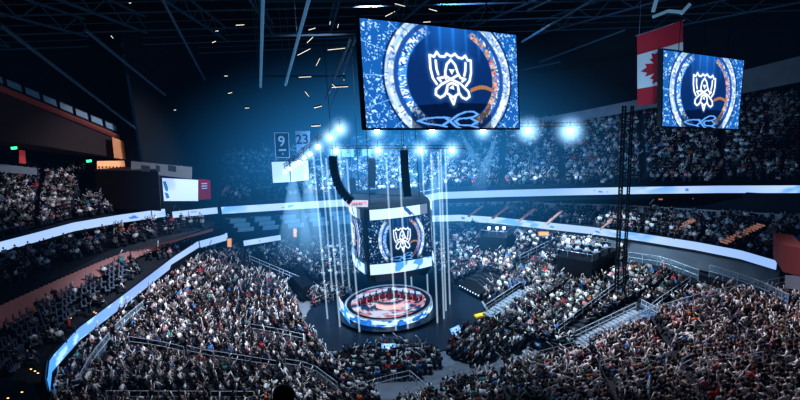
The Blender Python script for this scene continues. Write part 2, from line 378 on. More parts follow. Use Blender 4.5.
# ------------------------------------------------------------------ floor, ceiling, walls
tag(MB().quad((-160, -30, 0), (220, -30, 0), (220, 240, 0), (-160, 240, 0)).build('floor', M['floor']), kind='structure')
tag(MB().quad((-160, -30, 42), (-160, 240, 42), (220, 240, 42), (220, -30, 42)).build('ceiling', M['void']), kind='structure')
def wall_behind(name, pts, z0, z1, m): return strip(name, lift(pts, z0), lift(pts, z1), m)
wall_behind('wall_back', offs([UL_B[-1]]+UF_B, .6), 12, 42, M['void'])
wall_behind('wall_left', offs([Vector((-75, -30, 0))]+UL_B, 1.0), 0, 42, M['void'])
wall_behind('wall_right', [UF_B[-1]+Vector((1, 1, 0)), Vector((150, -30, 0))], 0, 42, M['void'])
# band of grey panels under the roof on the right, light painted in as glow
PB = [atd(x, y, d-3) for x, y, d in ((520, 127, 97), (580, 121, 95), (640, 110, 95), (720, 98, 98), (800, 82, 104), (870, 70, 108))]
PT = [atd(x, y, d-3) for x, y, d in ((520, 122, 97), (580, 111, 95), (640, 99, 95), (720, 76, 98), (800, 56, 104), (870, 42, 108))]
strip('wall_panel_band', PB, PT, M['grey'])
# ribs closing bowl backs: wall under each tier
strip('wall_lower_back_left', lift(offs(LOW_B[:6], .3), 5.5), lift(offs(BL[::-1][:1]*0+LOW_B[:6], .6), 7.4), M['black'])
LBR = LOW_B[6:]
strip('wall_lower_back_right', lift(offs(BR, .35), 4.5), lift(offs(BR, .35), 7.0), M['grey'])
# suites (between middle tier back and upper ribbon)
sa, sb = lift(offs(MR, .2), 10.5), lift(offs(MR, 3.2), 10.5)
strip('floor_suite_right', sa, sb, M['dark'])
strip('wall_suite_back_right', sb, lift(offs(MR, 3.4), 12.7), M['dark'])
strip('ceiling_suite_right', lift(AFp[4:], 12.55), lift(offs(AFp[4:], 6), 12.55), M['black'])
strip('wall_upper_fascia', lift(offs(AFp, .25), 11.9), lift(offs(AFp, .25), ZA+1.5), M['black'])
strip('wall_upper_fascia_left', lift(offs(ALp, .25), 12.2), lift(offs(ALp, .25), ZA+1.5), M['black'])
strip('ceiling_suite_left', lift(offs(ALp, .2), 12.5), lift(offs(ALp, 9), 12.5), M['black'])
# left suite ledge with seated guests under the upper ribbon
LF = [at(x, y, 11.3) for x, y in ((-60, 302), (0, 288), (60, 265), (110, 250), (160, 237), (214, 226))]
LK = [at(x, y, 12.0) for x, y in ((-60, 275), (0, 258), (60, 243), (110, 231), (160, 222), (214, 216.5))]
tier('suite_ledge_left', LF, LK, 'suite', .55, pitch=1.2, seat=.7, seatobj=False)
strip('wall_suite_fascia_left', [at(x, y, 10.6) for x, y in ((-60, 340), (0, 305), (60, 277), (110, 257), (160, 243), (214, 228))], LF, M['dark'])
# ------------------------------------------------------------------ curtain panels on the left
cur0 = [at(x, y, ZM) for x, y in ((-20, 341), (0, 331), (60, 298), (100, 276), (135, 258), (180, 240), (213, 231))]
cur1 = [at(x, y, 10.7) for x, y in ((-20, 316), (0, 305), (60, 278), (100, 261), (135, 248), (180, 235), (213, 227))]
def resample(pts, n):
    L = [0]
    for a, b in zip(pts, pts[1:]): L.append(L[-1]+(b-a).length)
    out = []
    for i in range(n+1):
        s = L[-1]*i/n; k = max(j for j in range(len(L)-1) if L[j] <= s+1e-9); out.append(lerp(pts[k], pts[k+1], (s-L[k])/(L[k+1]-L[k]+1e-9)))
    return out
cu0, cu1 = resample(cur0, 14*8), resample(cur1, 14*8)
for i in range(14):
    mb = MB(); sl = range(i*8, i*8+8)
    for j in sl:
        w0 = Vector((.28 if j % 2 else 0, 0, 0)); w1 = Vector((.28 if (j+1) % 2 else 0, 0, 0))
        mb.quad(cu0[j]+w0, cu0[j+1]+w1, cu1[j+1]+w1, cu1[j]+w0)
    o = mb.build('curtain_panel', M['pink'])
    tag(o, 'dusky pink pleated curtain panel behind the empty middle tier seats at left', 'curtain', 'pink curtain panels along the left middle tier')
# ------------------------------------------------------------------ ribbons
def ribbon(name, pts, h, label, seed, style='pale', n=160, out=.0):
    P0 = resample(pts, n); nv = 9
    P = np.zeros((nv, n+1, 3)); C = np.zeros((nv, n+1, 3))
    for i, p in enumerate(P0):
        for j in range(nv): P[j, i] = (p.x, p.y, p.z + h*(1-j/(nv-1)))
    L = sum((a-b).length for a, b in zip(pts, pts[1:]))
    u = np.linspace(0, L, n+1)[None, :]*np.ones((nv, 1)); v = np.linspace(0, 1, nv)[:, None]*np.ones((1, n+1))
    C[:] = np.array([.30, .43, .72])
    zn = vnoise(u*.13, v*.25, seed); C += ((zn-.5)*.2)[..., None]*np.array([1, 1, .5])
    n4 = vnoise(u*.9+v*.8, v*1.6, seed+2)
    bl = np.clip((zn-.74)*8, 0, 1)*np.clip((n4-.35)*4, 0, 1)
    C[:] = C*(1-bl[..., None]*.8) + np.array([.08, .30, .72])*bl[..., None]*.8
    marks = (zn > .66)*(zn < .70)*(hashn(np.floor(u*2.2), np.floor(v*2), seed) > .55)*(v > .25)*(v < .75)
    C[:] = np.where(marks[..., None] > 0, np.array([.05, .16, .5]), C)
    if style == 'blueleft':
        f = np.clip(1-u/(L*.45), 0, 1)[..., None]; C[:] = C*(1-f) + np.array([.05, .30, .75])*f*(1.0)
        C[:] = np.where((f > .1)*((n4 > .62)*(u > L*.1))[..., None], np.array([.35, .62, .95]), C)
    o = empty(name, tuple(pts[0]), label, 'ribbon screen')
    grid_mesh('led_strip', P, C, M['screen'], o, tuple(pts[0]))
    q = offs(P0[::4], .12); mb = MB(pts[0])
    for a, b in zip(q, q[1:]): mb.quad(a-Vector((0, 0, .15)), b-Vector((0, 0, .15)), b+Vector((0, 0, h+.15)), a+Vector((0, 0, h+.15)))
    for a, b in zip(P0[::4], P0[4::4]):
        mb.tube(a-Vector((0, 0, .06)), b-Vector((0, 0, .06)), .06, 4); mb.tube(a+Vector((0, 0, h+.06)), b+Vector((0, 0, h+.06)), .06, 4)
    mb.build('frame', M['black'], o)
    return o
ribbon('ribbon_display', ALp, 1.12, 'long pale ribbon screen under the packed upper tier at far left', 4)
ribbon('ribbon_display', AMp, .9, 'short pale ribbon screen segment below the white advert screen at left', 9, n=40)
ribbon('ribbon_display', AFp, 1.0, 'longest upper ribbon screen, crossing the far side and the whole right side', 13, n=400)
ribbon('ribbon_display', BL, 1.15, 'blue and white curved ribbon screen sweeping above the left lower crowd', 5, 'blueleft')
ribbon('ribbon_display', BF_, .8, 'short straight lower ribbon screen at the far left corner', 8, n=40)
ribbon('ribbon_display', BR, 1.05, 'lower ribbon screen curving along the right above the lower crowd', 21, n=240)
# ------------------------------------------------------------------ crowd
seat_px = np.array([proj(q_[:3])[:2]+(q_[2],) for q_ in seats])
def surf(px, py, up=0.):                  # the stand surface seen at a pixel, from the nearest seat's level
    d = np.hypot(seat_px[:, 0]-px, seat_px[:, 1]-py); k = int(np.argmin(d)); return at(px, py, float(seat_px[k, 2])+up)
def inpoly(x, y, poly):
    r = False; j = len(poly)-1
    for i in range(len(poly)):
        a, b = poly[i], poly[j]
        if (a[1] > y) != (b[1] > y) and x < (b[0]-a[0])*(y-a[1])/(b[1]-a[1])+a[0]: r = not r
        j = i
    return r
CLEAR = [[(622, 248), (700, 258), (795, 286), (800, 318), (735, 296), (700, 290), (660, 274), (625, 270)], [(553, 252), (592, 256), (620, 246), (620, 272), (592, 285), (553, 275)], [(477, 232), (516, 230), (516, 250), (506, 256), (477, 252)],
         [(570, 352), (576, 336), (638, 302), (668, 305), (670, 322), (640, 330), (594, 356)], [(455, 284), (480, 270), (508, 279), (482, 300)], [(483, 322), (480, 312), (520, 286), (534, 291), (500, 320)],
         [(286, 272), (300, 268), (316, 282), (302, 292)]]
LINES = [[(553, 341), (590, 312), (628, 283)], [(645, 320), (690, 287)], [(250, 262), (300, 283)], [(520, 264), (556, 245)], [(82, 386), (111, 342)], [(117, 334), (144, 309)], [(130, 346), (185, 356), (218, 361)],
         [(251, 331), (306, 342)], [(212, 360), (277, 370)], [(106, 399), (256, 399)], [(286, 367), (312, 371), (338, 391)], [(625, 263), (662, 268), (700, 283)], [(706, 277), (735, 286), (790, 312)]]
def cleared(p):
    if p[6] not in ('low', 'near'): return False
    x, y, _ = proj(p[:3])
    if p[6] == 'low' and any(inpoly(x, y, c) for c in CLEAR): return True
    for ln in LINES:
        for (x0, y0), (x1, y1) in zip(ln, ln[1:]):
            dx, dy = x1-x0, y1-y0; t = max(0, min(1, ((x-x0)*dx+(y-y0)*dy)/(dx*dx+dy*dy)))
            ex, ey = x-x0-t*dx, y-y0-t*dy
            if abs(ex) < 3.5 and -2.5 < ey < 7 and abs(ex)+abs(ey) < 8: return True
    return False
people = [p for p in people if not cleared(p)]
seats = [q_ for q_ in seats if not cleared(q_[:3]+(0, 0, 0, 'low'))]
print('people', len(people))
Bl_x = [p[0] for p in Bleft[1:]]; Bl_y = [p[1] for p in Bleft[1:]]
def hidden(px, py, zone):
    if zone == 'low' and px < 228:
        if px < 55: return True
        return py < np.interp(px, Bl_x, Bl_y)+3
    return False
cand = []
for i, p in enumerate(people):
    if p[6] not in ('near', 'low', 'midleft'): continue
    px, py, d = proj((p[0], p[1], p[2]+.9))
    if -2 < px < 802 and 0 < py < 401 and not hidden(px, py, p[6]): cand.append((d, i, px, py))
cand.sort(); near = cand[:298]; near_set = {i for _, i, _, _ in near}
def far_people():
    VV, QQ, CC = [], [], []; off = 0
    byp = {k: [] for k in range(6)}
    for i, p in enumerate(people):
        if i in near_set: continue
        px, py, d = proj((p[0], p[1], p[2]+1))
        if px < -60 or px > 860 or py < -10 or py > 440: continue
        byp[p[4]].append(i)
    for k, ids in byp.items():
        V, Q, Z = LP[k]; n = len(ids)
        if not n: continue
        A = np.array([people[i][:4] for i in ids]); sc = RS.uniform(.93, 1.07, n)
        c, s = np.cos(A[:, 3]), np.sin(A[:, 3])
        X = (V[None, :, 0]*c[:, None]-V[None, :, 1]*s[:, None])*sc[:, None]+A[:, 0:1]
        Y = (V[None, :, 0]*s[:, None]+V[None, :, 1]*c[:, None])*sc[:, None]+A[:, 1:2]
        W = V[None, :, 2]*sc[:, None]+A[:, 2:3]
        X = X + (V[None, :, 2]-.4)*RS.normal(0, .16, (n, 1)); Y = Y + (V[None, :, 2]-.4)*RS.normal(0, .14, (n, 1))
        VV.append(np.stack([X, Y, W], -1).reshape(-1, 3))
        QQ.append((Q[None]+(np.arange(n)*len(V))[:, None, None]).reshape(-1, 4)+off); off += n*len(V)
        pal = np.zeros((n, 5, 3))
        pal[:, 0] = np.array(SKINS)[RS.choice(4, n, p=[.4, .25, .25, .1])]; pal[:, 1] = np.array([h[1] for h in HAIRS])[RS.choice(3, n, p=[.68, .28, .04])]
        pal[:, 2] = np.array([t[1] for t in TOPS])[[people[i][5] for i in ids]]*RS.choice([.12, .5, 1.1], (n, 1), p=[.22, .2, .58])
        pal[:, 3] = np.array([.02, .025, .04])*RS.uniform(.4, 3, (n, 1)); pal[:, 4] = (.9, .92, .95)
        CC.append(pal[:, Z].reshape(-1, 3))
    V, Q, C = np.concatenate(VV), np.concatenate(QQ), np.concatenate(CC)
    # triangles where a quad is degenerate
    me = bpy.data.meshes.new('spectator_crowd'); deg = Q[:, 2] == Q[:, 3]
    q, t = Q[~deg], Q[deg][:, :3]
    loops = np.concatenate([q.ravel(), t.ravel()]).astype(np.int32)
    st = np.concatenate([np.arange(len(q))*4, len(q)*4+np.arange(len(t))*3]).astype(np.int32)
    me.vertices.add(len(V)); me.vertices.foreach_set('co', V.astype(np.float32).ravel())
    me.loops.add(len(loops)); me.loops.foreach_set('vertex_index', loops)
    me.polygons.add(len(st)); me.polygons.foreach_set('loop_start', st); me.update(calc_edges=True)
    a = me.attributes.new('Col', 'FLOAT_COLOR', 'POINT'); a.data.foreach_set('color', np.concatenate([C, np.ones((len(C), 1))], 1).astype(np.float32).ravel())
    o = link('spectator_crowd', me, M['crowd']); print('crowd verts', len(V))
    return tag(o, 'thousands of seated spectators filling every tier behind the nearest rows', 'crowd', kind='stuff')
# floor seating blocks: polygons given on the floor
def inpoly(x, y, poly):
    r = False; j = len(poly)-1
    for i in range(len(poly)):
        a, b = poly[i], poly[j]
        if (a[1] > y) != (b[1] > y) and x < (b[0]-a[0])*(y-a[1])/(b[1]-a[1])+a[0]: r = not r
        j = i
    return r
def floor_block(pxs, zone, occ=.93, pitch=.85):
    poly = [at(x, y, .5) for x, y in pxs]; cx = sum(p.x for p in poly)/len(poly); cy = sum(p.y for p in poly)/len(poly)
    d = Vector((STAGE.x-cx, STAGE.y-cy, 0)).normalized(); e = Vector((-d.y, d.x, 0)); hd = math.atan2(-d.x, d.y)
    for i in range(-25, 26):
        for j in range(-30, 31):
            x = cx+d.x*i*pitch+e.x*j*.52; y = cy+d.y*i*pitch+e.y*j*.52
            if inpoly(x, y, poly):
                seats.append((x, y, .05, hd))
                if random.random() < occ:
                    people.append((x, y, .05, hd+random.uniform(-.3, .3), random.choices(range(6), (70, 6, 4, 3, 8, 1))[0], pick_top(), zone, (0, i), j))
floor_block([(333, 354), (372, 347), (405, 344), (436, 350), (446, 362), (420, 374), (385, 378), (352, 391)], 'floor')
floor_block([(455, 331), (480, 322), (516, 317), (541, 326), (528, 346), (474, 364), (446, 351)], 'floor')
floor_block([(302, 289), (350, 284), (353, 296), (312, 304)], 'floor')
floor_block([(452, 283), (470, 275), (480, 268), (462, 266), (440, 272)], 'floor')
far_people()
# seats of the packed tiers (uncountable rows): one object
def seat_rows():
    V0 = np.array([(-.22, -.2, .40), (.22, -.2, .40), (.22, .2, .40), (-.22, .2, .40), (-.22, -.2, .46), (.22, -.2, .46), (.22, .2, .46), (-.22, .2, .46),
                   (-.22, -.26, .40), (.22, -.26, .40), (.22, -.2, .40), (-.22, -.2, .40), (-.22, -.34, .86), (.22, -.34, .86), (.22, -.29, .86), (-.22, -.29, .86)])
    Q0 = np.array([(3, 2, 1, 0), (4, 5, 6, 7), (0, 1, 5, 4), (1, 2, 6, 5), (2, 3, 7, 6), (3, 0, 4, 7)]); Q0 = np.concatenate([Q0, Q0+8])
    S = []
    for s in seats:
        px, py, d = proj(s[:3])
        if -40 < px < 840 and 0 < py < 430: S.append(s)
    A = np.array(S); n = len(A); c, s = np.cos(A[:, 3]), np.sin(A[:, 3])
    X = V0[None, :, 0]*c[:, None]-V0[None, :, 1]*s[:, None]+A[:, 0:1]; Y = V0[None, :, 0]*s[:, None]+V0[None, :, 1]*c[:, None]+A[:, 1:2]; W = V0[None, :, 2]+A[:, 2:3]
    me = np_mesh('stadium_seats', np.stack([X, Y, W], -1).reshape(-1, 3), (Q0[None]+(np.arange(n)*16)[:, None, None]).reshape(-1, 4))
    tag(link('stadium_seats', me, mat('seat_navy', (.015, .022, .045), .6)), 'dark navy seats in rows beneath and between the crowd', 'seats', kind='stuff')
seat_rows()
# ------------------------------------------------------------------ nearest spectators, built as figures
def skin_mesh(name, V, E, Rr, root=0, sub=1):
    me = bpy.data.meshes.new(name); bm = bmesh.new(); sk = bm.verts.layers.skin.verify()
    vs = []
    for i, (v, r) in enumerate(zip(V, Rr)):
        w = bm.verts.new(v); w[sk].radius = (r, r); w[sk].use_root = (i == root); vs.append(w)
    for a, b in E: bm.edges.new((vs[a], vs[b]))
    bm.to_mesh(me); bm.free()
    o = bpy.data.objects.new(name, me); COL.objects.link(o)
    o.modifiers.new('skin', 'SKIN').use_smooth_shade = True
    if sub: s = o.modifiers.new('sub', 'SUBSURF'); s.levels = sub; s.render_levels = sub
    dg = bpy.context.evaluated_depsgraph_get(); dg.update()
    out = bpy.data.meshes.new_from_object(o.evaluated_get(dg)); out.name = name
    bpy.data.objects.remove(o); bpy.data.meshes.remove(me)
    return out
POSES = {  # per arm: elbow, hand (x is outward)
    'hands in lap': ((.27, .08, .76), (.10, .28, .66), (.27, .08, .76), (.10, .28, .66)),
    'clapping': ((.30, .12, .80), (.04, .36, 1.0), (.30, .12, .80), (.04, .36, 1.0)),
    'right arm raised': ((.33, .08, 1.22), (.26, .14, 1.5), (.27, .08, .76), (.10, .28, .66)),
    'both arms raised': ((.36, .05, 1.2), (.28, .10, 1.48), (.36, .05, 1.2), (.28, .10, 1.48)),
    'standing hands low': ((.28, .08, .74), (.18, .22, .62), (.28, .08, .74), (.18, .22, .62)),
    'standing one arm up': ((.34, .06, 1.22), (.30, .1, 1.5), (.3, .12, .8), (.1, .3, .98))}
POSE_NAMES = list(POSES)
def figure(pose):
    stand = pose.startswith('standing'); dz = .38 if stand else 0
    V, E, R = [], [], []
    def ch(pts, parent):
        last = parent
        for (x, y, z, r) in pts:
            V.append((x, y, z)); R.append(r)
            if last is not None: E.append((last, len(V)-1))
            last = len(V)-1
        return last
    pel = ch([(0, -.03, .54+dz, .135)], None)
    chest = ch([(0, -.04, .74+dz, .12), (0, -.03, .93+dz, .135)], pel)
    nk = ch([(0, -.01, 1.06+dz, .06), (0, .0, 1.12+dz, .05)], chest)
    hd = ch([(0, .02, 1.185+dz, .075), (0, .01, 1.27+dz, .092), (0, .0, 1.345+dz, .06)], nk)
    ch([(0, .115, 1.225+dz, .016)], nk+2)
    ca = POSES[pose]; hands = []
    for s, el, ha in ((1, ca[0], ca[1]), (-1, ca[2], ca[3])):
        el = Vector((el[0]*s, el[1], el[2]+dz)); ha = Vector((ha[0]*s, ha[1], ha[2]+dz)); d = (ha-el).normalized()
        w = ch([(s*.18, -.02, 1.0+dz, .062), (*el, .042), (*ha, .026), (*(ha+d*.07), .03)], chest)
        sd = d.cross(Vector((0, 0, 1))).normalized() if abs(d.z) < .9 else Vector((1, 0, 0))
        bend = Vector((0, .02, 0))
        for k, (o_, l_) in enumerate(((-.033, .06), (-.011, .075), (.011, .07), (.033, .055))):
            b = ha+d*.09+sd*o_
            ch([(*b, .009), (*(b+d*l_*.5+bend*.5), .008), (*(b+d*l_+bend), .007)], w)
        b = ha+d*.04-sd*.04*s; ch([(*b, .01), (*(b+d*.04-sd*.02*s), .008)], w-1)
        hands.append((tuple(ha+d*.08), tuple(d)))
        if stand: ch([(s*.10, -.01, .88, .09), (s*.10, .02, .48, .062), (s*.10, -.01, .09, .04), (s*.11, .13, .04, .035)], pel)
        else: ch([(s*.10, .06, .54, .085), (s*.13, .44, .53, .062), (s*.12, .46, .09, .04), (s*.13, .60, .04, .035)], pel)
    body = skin_mesh('body', V, E, R, 0, 1)
    bm = bmesh.new(); bm.from_mesh(body)
    for sx in (-1, 1):
        bmesh.ops.create_icosphere(bm, subdivisions=1, radius=.015, matrix=Matrix.Translation((sx*.034, .098, 1.255+dz)))
        bmesh.ops.create_icosphere(bm, subdivisions=1, radius=.022, matrix=Matrix.Translation((sx*.092, .0, 1.25+dz)))
    bmesh.ops.create_icosphere(bm, subdivisions=1, radius=.016, matrix=Matrix.Translation((0, .088, 1.175+dz)) @ Matrix.Scale(1.6, 4, (1, 0, 0)) @ Matrix.Scale(.5, 4, (0, 0, 1)))
    bm.to_mesh(body); bm.free()
    V2, E2, R2 = [], [], []; V, E, R = V2, E2, R2
    c0 = ch([(0, -.03, .50+dz, .155), (0, -.04, .74+dz, .14), (0, -.03, .94+dz, .155)], None); ch([(0, -.01, 1.05+dz, .085)], c0)
    for s, el, ha in ((1, ca[0], ca[1]), (-1, ca[2], ca[3])):
        el = Vector((el[0]*s, el[1], el[2]+dz)); ha = Vector((ha[0]*s, ha[1], ha[2]+dz)); m_ = el.lerp(ha, .6)
        ch([(s*.185, -.02, 1.0+dz, .078), (*el, .058), (*m_, .048)], c0)
    top = skin_mesh('top', V, E, R, 0, 1)
    V3, E3, R3 = [], [], []; V, E, R = V3, E3, R3
    p0 = ch([(0, -.03, .53+dz, .15)], None)
    for s in (1, -1):
        if stand: ch([(s*.10, -.01, .86, .105), (s*.10, .02, .48, .075), (s*.10, -.01, .14, .058)], p0)
        else: ch([(s*.11, .08, .54, .1), (s*.13, .44, .54, .075), (s*.12, .46, .14, .055)], p0)
    tr = skin_mesh('trousers', V, E, R, 0, 1)
    hb = bmesh.new(); bmesh.ops.create_icosphere(hb, subdivisions=3, radius=.118, matrix=Matrix.Translation((0, -.015, 1.29+dz)) @ Matrix.Scale(1.08, 4, (0, 1, 0)))
    bmesh.ops.delete(hb, geom=[v for v in hb.verts if (v.co.y > .03 and v.co.z < 1.315+dz) or v.co.z < 1.2+dz], context='VERTS')
    hm = bpy.data.meshes.new('hair'); hb.to_mesh(hm); hb.free()
    for m_ in (body, top, tr, hm):
        m_.materials.clear(); m_.materials.append(None)
        for p in m_.polygons: p.use_smooth = True
    return dict(body=body, top=top, trousers=tr, hair=hm, hand=hands, dz=dz)
FIG = [figure(p) for p in POSE_NAMES]
TM = [mat(t[0].replace(' ', '_'), t[1], .85) for t in TOPS]; HM = [mat(h[0]+'_hair', h[1], .6) for h in HAIRS]; KM = [mat('skin_tone', s, .6) for s in SKINS]
JM = [mat('dark_denim', (.02, .03, .06), .9), mat('black_cloth', (.01, .01, .012), .9), mat('grey_cloth', (.08, .08, .09), .9)]
STM = mat('white_inflatable', (.88, .9, .93), .35)
def setm(o, m): o.material_slots[0].link = 'OBJECT'; o.material_slots[0].material = m
def person(loc, hd, pose, top, hair, skin, label, group, scale=1, name='spectator', jm=0):
    f = FIG[pose]; r = empty(name, loc, label, 'person', group, hd); r.scale = (scale,)*3
    for k, m_ in (('body', KM[skin]), ('top', TM[top]), ('trousers', JM[jm]), ('hair', HM[hair])):
        o = bpy.data.objects.new(k, f[k]); COL.objects.link(o); o.parent = r; setm(o, m_)
    return r
def ordn(n):
    s = 'th' if 10 <= n % 100 <= 20 else {1: 'st', 2: 'nd', 3: 'rd'}.get(n % 10, 'th'); return f'{n}{s}'
stick_me = None
def stick_mesh():
    mb = MB(); prof = [(0, .015), (.03, .034), (.1, .04), (.5, .04), (.57, .03), (.6, .01)]
    for (z0, r0), (z1, r1) in zip(prof, prof[1:]): mb.tube((0, 0, z0), (0, 0, z1), r0, 10, r1)
    me = bpy.data.meshes.new('cheering_stick'); me.from_pydata(mb.v, [], mb.f); me.materials.append(STM)
    for p in me.polygons: p.use_smooth = True
    return me
stick_me = stick_mesh()
# rank the chosen spectators: position from the left edge of the frame within the tier row
info = {}
for d, i, px, py in near: info[i] = (px, py)
rows = {}
for i in info:
    p = people[i]; rows.setdefault((p[6], p[7][1]), []).append(i)
place = {}
for (z, k), ids in rows.items():
    ids.sort(key=lambda i: info[i][0])
    for n_, i in enumerate(ids): place[i] = (n_+1, len(ids))
ZN = {'near': 'row {} behind right rail', 'low': 'row {} of left tier', 'midleft': 'row {} of middle tier'}
for i in info:
    x, y, z, hd, pose, top, zone, (bi, k), j = people[i]
    hair = random.choices((0, 1, 2), (6, 3, 1))[0]; skin = random.choices(range(4), (4, 3, 3, 1))[0]
    where = f'{ordn(place[i][0])} from left, ' + ZN[zone].format(k+1)
    pn = {0: 'hands in lap', 1: 'clapping', 2: 'arm raised', 3: 'both arms raised', 4: 'standing', 5: 'standing waving'}[pose]
    lab = f'{TOPS[top][0]}, {pn}, {where}'
    lab = 'person in ' + lab
    sc = random.uniform(.95, 1.05)
    person((x, y, z), hd, pose, top, hair, skin, lab, 'nearest spectators in the stands', sc, jm=random.randrange(3))
    if pose in (1, 2, 5) and random.random() < .75:
        for s_, (hp, hdv) in enumerate(FIG[pose]['hand']):
            if pose == 2 and s_ == 1: continue
            up = Vector((random.uniform(-.9, .9), random.uniform(-.1, .6), random.uniform(.35, .9))).normalized()
            base = Vector(hp)*sc
            R_ = Matrix.Rotation(hd, 4, 'Z'); w = Vector((x, y, z)) + R_ @ (base - up*.08); dirw = (R_ @ up)
            o = bpy.data.objects.new('cheering_stick', stick_me); COL.objects.link(o); o.location = w
            o.rotation_euler = dirw.to_track_quat('Z', 'Y').to_euler()
            tag(o, f'white inflatable stick, {"right" if s_ == 0 else "left"} hand of {where.replace("from left,", "person from left,")}', 'cheering stick', 'white cheering sticks held by spectators')
# the silhouetted head at the bottom edge: someone in the row in front of the camera
hp = aty(284, 394, 4.9)
tag(MB().box((0, 3.6, hp.z-1.30-.1), (30, 3.2, .2)).build('near_balcony', M['black']), kind='structure')
r = person((hp.x, hp.y, hp.z-1.30), -.05, 0, 1, 0, 3, 'dark silhouette of a spectator in black seen from behind at bottom edge', None, 1.0, jm=1)
# ------------------------------------------------------------------ stage
SX, SY = STAGE.x, STAGE.y
discc = at(395, 313, 0)
tag(MB().cyl((discc.x, discc.y), 11.6, 0, .18, 96).build('floor_stage_disc', M['disc']), kind='structure')
st = empty('round_stage', (SX, SY, 0), 'round raised stage with lit screen skirt on the dark floor disc', 'stage')
sc_ = at(388.5, 302, 1.2); cx, cy = sc_.x, sc_.y
st.location = (cx, cy, 0); RAD = 5.7
def lathe(prof, n=96, a0=0, a1=2*PI, c=(0, 0)):
    mb = MB()
    for i in range(n):
        t0, t1 = a0+(a1-a0)*i/n, a0+(a1-a0)*(i+1)/n
        for (r0, z0), (r1, z1) in zip(prof, prof[1:]):
            mb.quad((c[0]+r0*math.cos(t0), c[1]+r0*math.sin(t0), z0), (c[0]+r0*math.cos(t1), c[1]+r0*math.sin(t1), z0), (c[0]+r1*math.cos(t1), c[1]+r1*math.sin(t1), z1), (c[0]+r1*math.cos(t0), c[1]+r1*math.sin(t0), z1))
    return mb
lathe([(RAD-.1, .18), (RAD-.1, 1.28), (0, 1.28)]).build('deck', M['disc'], st)
lathe([(RAD+1.1, .18), (RAD+1.1, .45), (RAD-.1, .45)]).build('lower_step', M['disc'], st)
def arc_screen(parent, r, a0, a1, z0, z1, seed, n=160, nv=14, name='led_skirt'):
    P = np.zeros((nv, n+1, 3)); th = np.linspace(a0, a1, n+1); zz = np.linspace(z1, z0, nv)
    P[..., 0] = r*np.cos(th)[None]; P[..., 1] = r*np.sin(th)[None]; P[..., 2] = zz[:, None]
    u = (th*r)[None]*np.ones((nv, 1)); v = np.linspace(0, 1, nv)[:, None]*np.ones((1, n+1))
    nA = vnoise(u*1.6, v*2.5+u*.4, seed); nB = vnoise(u*4, v*4, seed+1)
    C = np.where((nA > .52)[..., None], np.array([.55, .8, 1.]), np.array([.03, .18, .6]))*(.5+.8*nB[..., None])
    return grid_mesh(name, P, C, M['screen'], parent)
dn = 60; dp = np.zeros((dn, dn, 3)); rr_ = np.linspace(0, 4.9, dn)[:, None]; tt_ = np.linspace(0, 2*PI, dn)[None]
dp[..., 0] = rr_*np.cos(tt_); dp[..., 1] = rr_*np.sin(tt_); dp[..., 2] = 1.30
dc = np.where((vnoise(dp[..., 0]*1.3, dp[..., 1]*2.0, 4) > .5)[..., None], np.array([.42, .48, .62]), np.array([.02, .05, .12]))
dc = np.where((vnoise(dp[..., 0]*1.6, dp[..., 1]*2.6, 9) > .62)[..., None], np.array([.45, .2, .24]), dc)
grid_mesh('deck_glow', dp, dc, M['screen'], st)  # added glowing pattern standing in for the bright desks and people
arc_screen(st, RAD+.02, -PI*.9, PI*.12, .5, 1.3, 5)
arc_screen(st, RAD+.02, PI*.25, PI*.95, .5, 1.3, 9)
lathe([(RAD+.0, 1.28), (RAD+.0, 1.36), (RAD-.25, 1.36), (RAD-.25, 1.28)]).build('rim_light', mat('rim_light', (.7, .85, 1), .4, emit=.2, ecol=(.6, .8, 1)), st)
# big tilted wing screen left of the stage
wg = lambda a_, z_: Vector((cx+(RAD+.75)*math.cos(a_*PI), cy+(RAD+.75)*math.sin(a_*PI), z_))
wing = [wg(-1.0, 2.5), wg(-.76, 1.9), wg(-.76, .2), wg(-1.0, .2)]
wr = empty('wing_screen', tuple(wing[3]), 'tilted blue and white picture panel at the left edge of the round stage', 'screen')
Pq = quad_grid(*wing, 30, 20); u = np.linspace(0, 1, 30)[None]*np.ones((20, 1)); v = np.linspace(0, 1, 20)[:, None]*np.ones((1, 30))
nA = vnoise(u*5, v*5, 2); Cq = np.where((nA > .5)[..., None], np.array([.6, .85, 1.]), np.array([.04, .3, .8])); Cq[(nA > .75)] = (.8, .4, .3)
grid_mesh('led_panel', Pq, Cq, M['screen'], wr, tuple(wing[3]))
away = ((wing[0]+wing[2])/2-CAM).normalized(); bk = [p + away*.3 for p in wing]; MB(wing[3]).hexa([w+away*.06 for w in wing], bk).build('frame', M['black'], wr)
